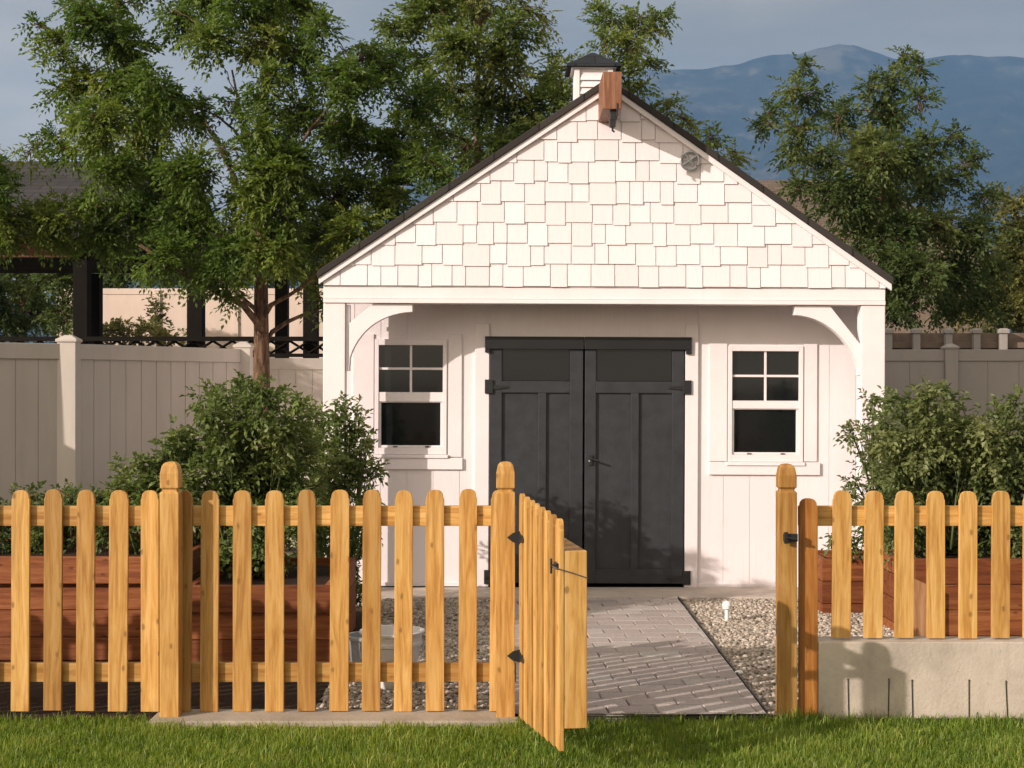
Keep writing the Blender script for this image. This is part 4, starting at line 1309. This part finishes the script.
# ------------------------------------------------------------------ bushes
def make_bush(name, label, base, Y, clumps, leafmat, seed, lsize=.040, dens=1.0, group=None, cat='plant', tone0=.5, depth=.3, wide=.46):
    rng = np.random.default_rng(seed); rr = random.Random(seed)
    base = Vector(base)
    t = thing(name, base, label, cat, group)
    wood = MB(); lv = Leaves()
    for (px, py, rp) in clumps:
        Yc = Y + rr.uniform(-depth, depth)
        C = W(px, py, Yc); rw = rp * Yc / F
        A = base + Vector((rr.gauss(0, .10), rr.gauss(0, .08), 0))
        A.x = A.x + (C.x - A.x) * .35
        st_ = bez(A, A.lerp(C, .45) + Vector((0, 0, .10)), C + Vector((0, 0, rw * .4)), 7)
        wood.tube(st_, [.008 - .0008 * k for k in range(7)], 5)
        nt = int(7 + rp * .35); nleaf = int(dens * rp * rp * .30); per = max(3, nleaf // nt)
        tone = tone0 + rng.normal(0, .12)
        for _ in range(nt):
            S = st_[rr.choice([3, 4, 5, 5, 6, 6])]
            v = Vector(rng.normal(0, 1, 3)); v.normalize(); v *= rw * rr.choice([.5, .7, .9, 1.05, 1.2, 1.45]); E = C + v
            tw = bez(S, S.lerp(E, .5) + Vector((0, 0, .15 * (E - S).length)), E, 5)
            wood.tube(tw, [.004, .0035, .003, .0025, .0018], 4, cap=False)
            f = rng.uniform(.2, 1.03, per); tws = np.array([tuple(q) for q in tw])
            u = np.clip(f, 0, 1) * 4; i = np.minimum(u.astype(int), 3); w_ = (u - i)[:, None]
            P = tws[i] * (1 - w_) + tws[i + 1] * w_
            D = np.array(tuple((E - S).normalized())) * .5 + rng.normal(0, .7, (per, 3))
            pinnate(lv, P, D, lsize * rng.uniform(1.4, 2.4, per), rng, 5, lsize, tone + rng.normal(0, .08))
    wood.build('stems', M['leafU'] if leafmat != M['leafC'] else M['bark'], t, smooth=True)
    P = lv
    for i in range(len(P.Wd)): P.Wd[i] = P.Wd[i] * (wide / .36)
    me = lv.mesh('foliage', leafmat, rng); me.transform(Matrix.Translation(-base))
    o = bpy.data.objects.new('foliage', me); COL.objects.link(o); o.parent = t
    return t


GB = 'garden plants in the raised beds'
zs = .45
make_bush('garden_bush', 'big bushy green plant in front of the trunk, tallest of the left bed', (X(245, 8.9), 8.9, zs), 8.9,
          [(215, 420, 22), (250, 415, 28), (285, 425, 24), (225, 455, 32), (265, 455, 34), (300, 450, 26), (195, 450, 20), (240, 490, 34), (280, 495, 34), (205, 485, 26), (300, 490, 26), (230, 400, 14), (262, 395, 12), (210, 520, 26), (250, 525, 28), (290, 530, 28), (200, 400, 7), (240, 385, 7), (280, 390, 6), (215, 395, 6), (298, 398, 6), (240, 560, 24), (275, 560, 22), (300, 410, 10)],
          M['leafT'], 31, dens=.85, group=GB)
make_bush('garden_bush', 'leggy green plant leaning in front of the left shed column', (X(335, 9.9), 9.9, 0), 9.9,
          [(315, 430, 22), (340, 450, 22), (325, 470, 28), (350, 480, 18), (315, 500, 28), (340, 505, 22), (350, 425, 9), (362, 440, 9), (335, 415, 9), (320, 535, 22), (345, 535, 18), (360, 470, 10), (365, 500, 8), (335, 560, 18), (310, 560, 18), (345, 580, 12), (325, 590, 12), (368, 438, 6), (340, 605, 12), (350, 625, 10), (330, 620, 10), (352, 560, 12), (355, 595, 9), (362, 545, 8), (374, 470, 6), (366, 522, 8), (357, 412, 5), (345, 405, 5), (372, 500, 5)],
          M['leafT'], 33, dens=.9, group=GB, tone0=.55)
make_bush('garden_bush', 'low spreading green plant against the left vinyl fence', (X(170, 9.0), 9.0, zs), 9.0,
          [(175, 460, 16), (155, 470, 16), (185, 485, 22), (150, 500, 22), (130, 480, 10), (175, 510, 22), (125, 505, 14), (190, 440, 9), (140, 460, 7), (120, 470, 7), (112, 490, 8), (165, 445, 8), (180, 430, 7), (105, 508, 8), (128, 488, 8), (160, 530, 18), (190, 535, 18), (120, 530, 14), (180, 560, 14)],
          M['leafT'], 35, dens=.85, group=GB, tone0=.5)
make_bush('garden_bush', 'short dark green leafy plant behind the leftmost pickets', (X(55, 9.0), 9.0, zs), 9.0,
          [(20, 520, 22), (55, 515, 22), (90, 515, 20), (5, 540, 18), (40, 540, 20), (75, 540, 20), (105, 535, 18), (-25, 525, 24), (110, 505, 10), (70, 498, 9), (30, 500, 8)],
          M['leafC'], 37, lsize=.04, dens=.9, group=GB, tone0=.6)
make_bush('garden_bush', 'wide pale green shrub growing in the right bed before the taupe fence', (X(950, 9.2), 9.2, .55), 9.2,
          [(900, 415, 16), (930, 405, 16), (960, 410, 16), (915, 440, 26), (950, 440, 28), (985, 440, 24), (1010, 435, 18), (895, 450, 20), (905, 480, 26), (940, 480, 30), (975, 480, 28), (1010, 475, 28), (1040, 450, 26), (925, 510, 22), (965, 512, 22), (1005, 512, 22), (1045, 500, 26), (925, 392, 7), (945, 390, 7), (1000, 410, 10), (1075, 470, 34), (1070, 510, 30), (885, 425, 9), (1015, 400, 6), (1110, 480, 34), (885, 505, 18), (905, 530, 20), (945, 540, 20), (985, 538, 20), (1025, 535, 22), (895, 545, 14), (930, 550, 14), (970, 552, 14), (1010, 552, 14), (930, 430, 20), (965, 435, 20), (920, 465, 22), (990, 465, 22), (960, 470, 24), (888, 470, 14)],
          M['leafU'], 41, dens=1.1, group=GB, tone0=.5)
make_bush('garden_bush', 'spindly shrub with thin shoots in front of the right shed column', (X(880, 10.2), 10.2, .5), 10.2,
          [(872, 400, 5), (865, 430, 7), (850, 432, 6), (878, 440, 10), (885, 465, 14), (865, 465, 8), (855, 485, 7), (880, 490, 14), (890, 510, 16), (860, 510, 8), (875, 525, 12), (852, 545, 9), (840, 565, 8), (885, 400, 8), (880, 550, 12), (845, 590, 8), (835, 540, 6)],
          M['leafU'], 43, dens=1.2, group=GB, tone0=.45)
make_bush('far_shrub', 'small yellow-green shrub at the foot of the far tan fence', (X(125, 25), 25, 1.3), 25,
          [(112, 330, 12), (128, 328, 12), (145, 332, 11), (160, 334, 9), (100, 333, 9), (175, 336, 7)], M['leafD'], 47, lsize=.09, dens=1.5, cat='shrub', tone0=.9)
make_bush('far_shrub', 'narrow upright green shrub against the far tan fence', (X(157, 26), 26, 1.0), 26,
          [(158, 300, 4), (157, 308, 5), (158, 318, 5), (157, 328, 6)], M['leafD'], 49, lsize=.08, dens=3, cat='shrub', tone0=.5)

# ===================================================================== LIGHT
AZ, EL = R(54), R(20)
to_sun = Vector((-math.sin(AZ) * math.cos(EL), -math.cos(AZ) * math.cos(EL), math.sin(EL)))
sun = bpy.data.lights.new('sun', 'SUN'); sun.energy = 4.5; sun.angle = R(.53); sun.color = (1.0, .88, .80)
so = bpy.data.objects.new('sun', sun); COL.objects.link(so)
so.rotation_euler = to_sun.to_track_quat('Z', 'Y').to_euler()
so.location = (-8, -6, 8)

world = bpy.data.worlds.new('World'); scene.world = world; world.use_nodes = True
nt = world.node_tree
bg = nt.nodes['Background']
sky = nt.nodes.new('ShaderNodeTexSky'); sky.sky_type = 'NISHITA'; sky.sun_disc = False
sky.sun_elevation = EL; sky.sun_rotation = R(234); sky.dust_density = 4.0; sky.air_density = 1.0; sky.ozone_density = 1.5
tc = nt.nodes.new('ShaderNodeTexCoord'); mp = nt.nodes.new('ShaderNodeMapping'); mp.inputs['Scale'].default_value = (1, 1, 3.2)
mp.inputs['Location'].default_value = (.3, .2, 0)
nz = nt.nodes.new('ShaderNodeTexNoise'); nz.inputs['Scale'].default_value = 2.6; nz.inputs['Detail'].default_value = 7; nz.inputs['Roughness'].default_value = .55
rp = nt.nodes.new('ShaderNodeValToRGB'); rp.color_ramp.elements[0].position = .38; rp.color_ramp.elements[1].position = .72
mx = nt.nodes.new('ShaderNodeMix'); mx.data_type = 'RGBA'
CLOUD = mx.inputs['B']; CLOUD.default_value = (6.4, 5.4, 4.15, 1)
nt.links.new(tc.outputs['Generated'], mp.inputs['Vector']); nt.links.new(mp.outputs[0], nz.inputs['Vector']); nt.links.new(nz.outputs['Fac'], rp.inputs['Fac'])
ml = nt.nodes.new('ShaderNodeMath'); ml.operation = 'MULTIPLY'; ml.inputs[1].default_value = .34
ad = nt.nodes.new('ShaderNodeMath'); ad.operation = 'ADD'; ad.inputs[1].default_value = .66
nt.links.new(rp.outputs['Color'], ml.inputs[0]); nt.links.new(ml.outputs[0], ad.inputs[0]); nt.links.new(ad.outputs[0], mx.inputs['Factor'])
nt.links.new(sky.outputs[0], mx.inputs['A'])
# thick summer haze scatters forward: the sky is brighter round the sun, dimmer opposite it
dt = nt.nodes.new('ShaderNodeVectorMath'); dt.operation = 'DOT_PRODUCT'; dt.inputs[1].default_value = to_sun
nt.links.new(tc.outputs['Generated'], dt.inputs[0])
mr = nt.nodes.new('ShaderNodeMapRange'); mr.inputs['From Min'].default_value = -.5; mr.inputs['From Max'].default_value = 1.0
mr.inputs['To Min'].default_value = .58; mr.inputs['To Max'].default_value = 2.2
nt.links.new(dt.outputs['Value'], mr.inputs['Value'])
nz2 = nt.nodes.new('ShaderNodeTexNoise'); nz2.inputs['Scale'].default_value = 5.0; nz2.inputs['Detail'].default_value = 6
mp2 = nt.nodes.new('ShaderNodeMapping'); mp2.inputs['Scale'].default_value = (1, 1, 4.0); mp2.inputs['Location'].default_value = (1.7, .4, .2)
nt.links.new(tc.outputs['Generated'], mp2.inputs['Vector']); nt.links.new(mp2.outputs[0], nz2.inputs['Vector'])
mr2 = nt.nodes.new('ShaderNodeMapRange'); mr2.inputs['From Min'].default_value = .35; mr2.inputs['From Max'].default_value = .68
mr2.inputs['To Min'].default_value = .88; mr2.inputs['To Max'].default_value = 1.32
nt.links.new(nz2.outputs['Fac'], mr2.inputs['Value'])
mm = nt.nodes.new('ShaderNodeMath'); mm.operation = 'MULTIPLY'
nt.links.new(mr.outputs[0], mm.inputs[0]); nt.links.new(mr2.outputs[0], mm.inputs[1])
sc_ = nt.nodes.new('ShaderNodeVectorMath'); sc_.operation = 'SCALE'
nt.links.new(mx.outputs['Result'], sc_.inputs[0]); nt.links.new(mm.outputs[0], sc_.inputs['Scale'])
nt.links.new(sc_.outputs[0], bg.inputs['Color'])
bg.inputs['Strength'].default_value = .085

# ---------------------------------------------------------------- haze (air)
hm = bpy.data.materials.new('haze_air'); hm.use_nodes = True
ht = hm.node_tree; ht.nodes.clear()
ho = ht.nodes.new('ShaderNodeOutputMaterial'); pvn = ht.nodes.new('ShaderNodeVolumePrincipled')
pvn.inputs['Color'].default_value = (.30, .57, 1.0, 1); pvn.inputs['Density'].default_value = .00016; pvn.inputs['Anisotropy'].default_value = .0
ht.links.new(pvn.outputs[0], ho.inputs['Volume'])
setting('haze', MB().box(-3100, 5100, -320, 4300, -3.5, 860), hm, kind='stuff')

# -------------------------------------------------------------------- camera
cam = bpy.data.cameras.new('camera'); co = bpy.data.objects.new('camera', cam); COL.objects.link(co)
co.location = (0, 0, EYE); co.rotation_euler = (R(90), 0, 0)
cam.sensor_width = 36; cam.lens = 36 * F / 1024; cam.clip_end = 20000; cam.clip_start = .05
scene.camera = co
scene.view_settings.view_transform = 'Standard'; scene.view_settings.look = 'None'
scene.view_settings.exposure = 0.2; scene.view_settings.gamma = 1.0
scene.cycles.use_denoising = True
scene.cycles.max_bounces = 6; scene.cycles.diffuse_bounces = 3; scene.cycles.glossy_bounces = 2; scene.cycles.transmission_bounces = 3; scene.cycles.volume_bounces = 1
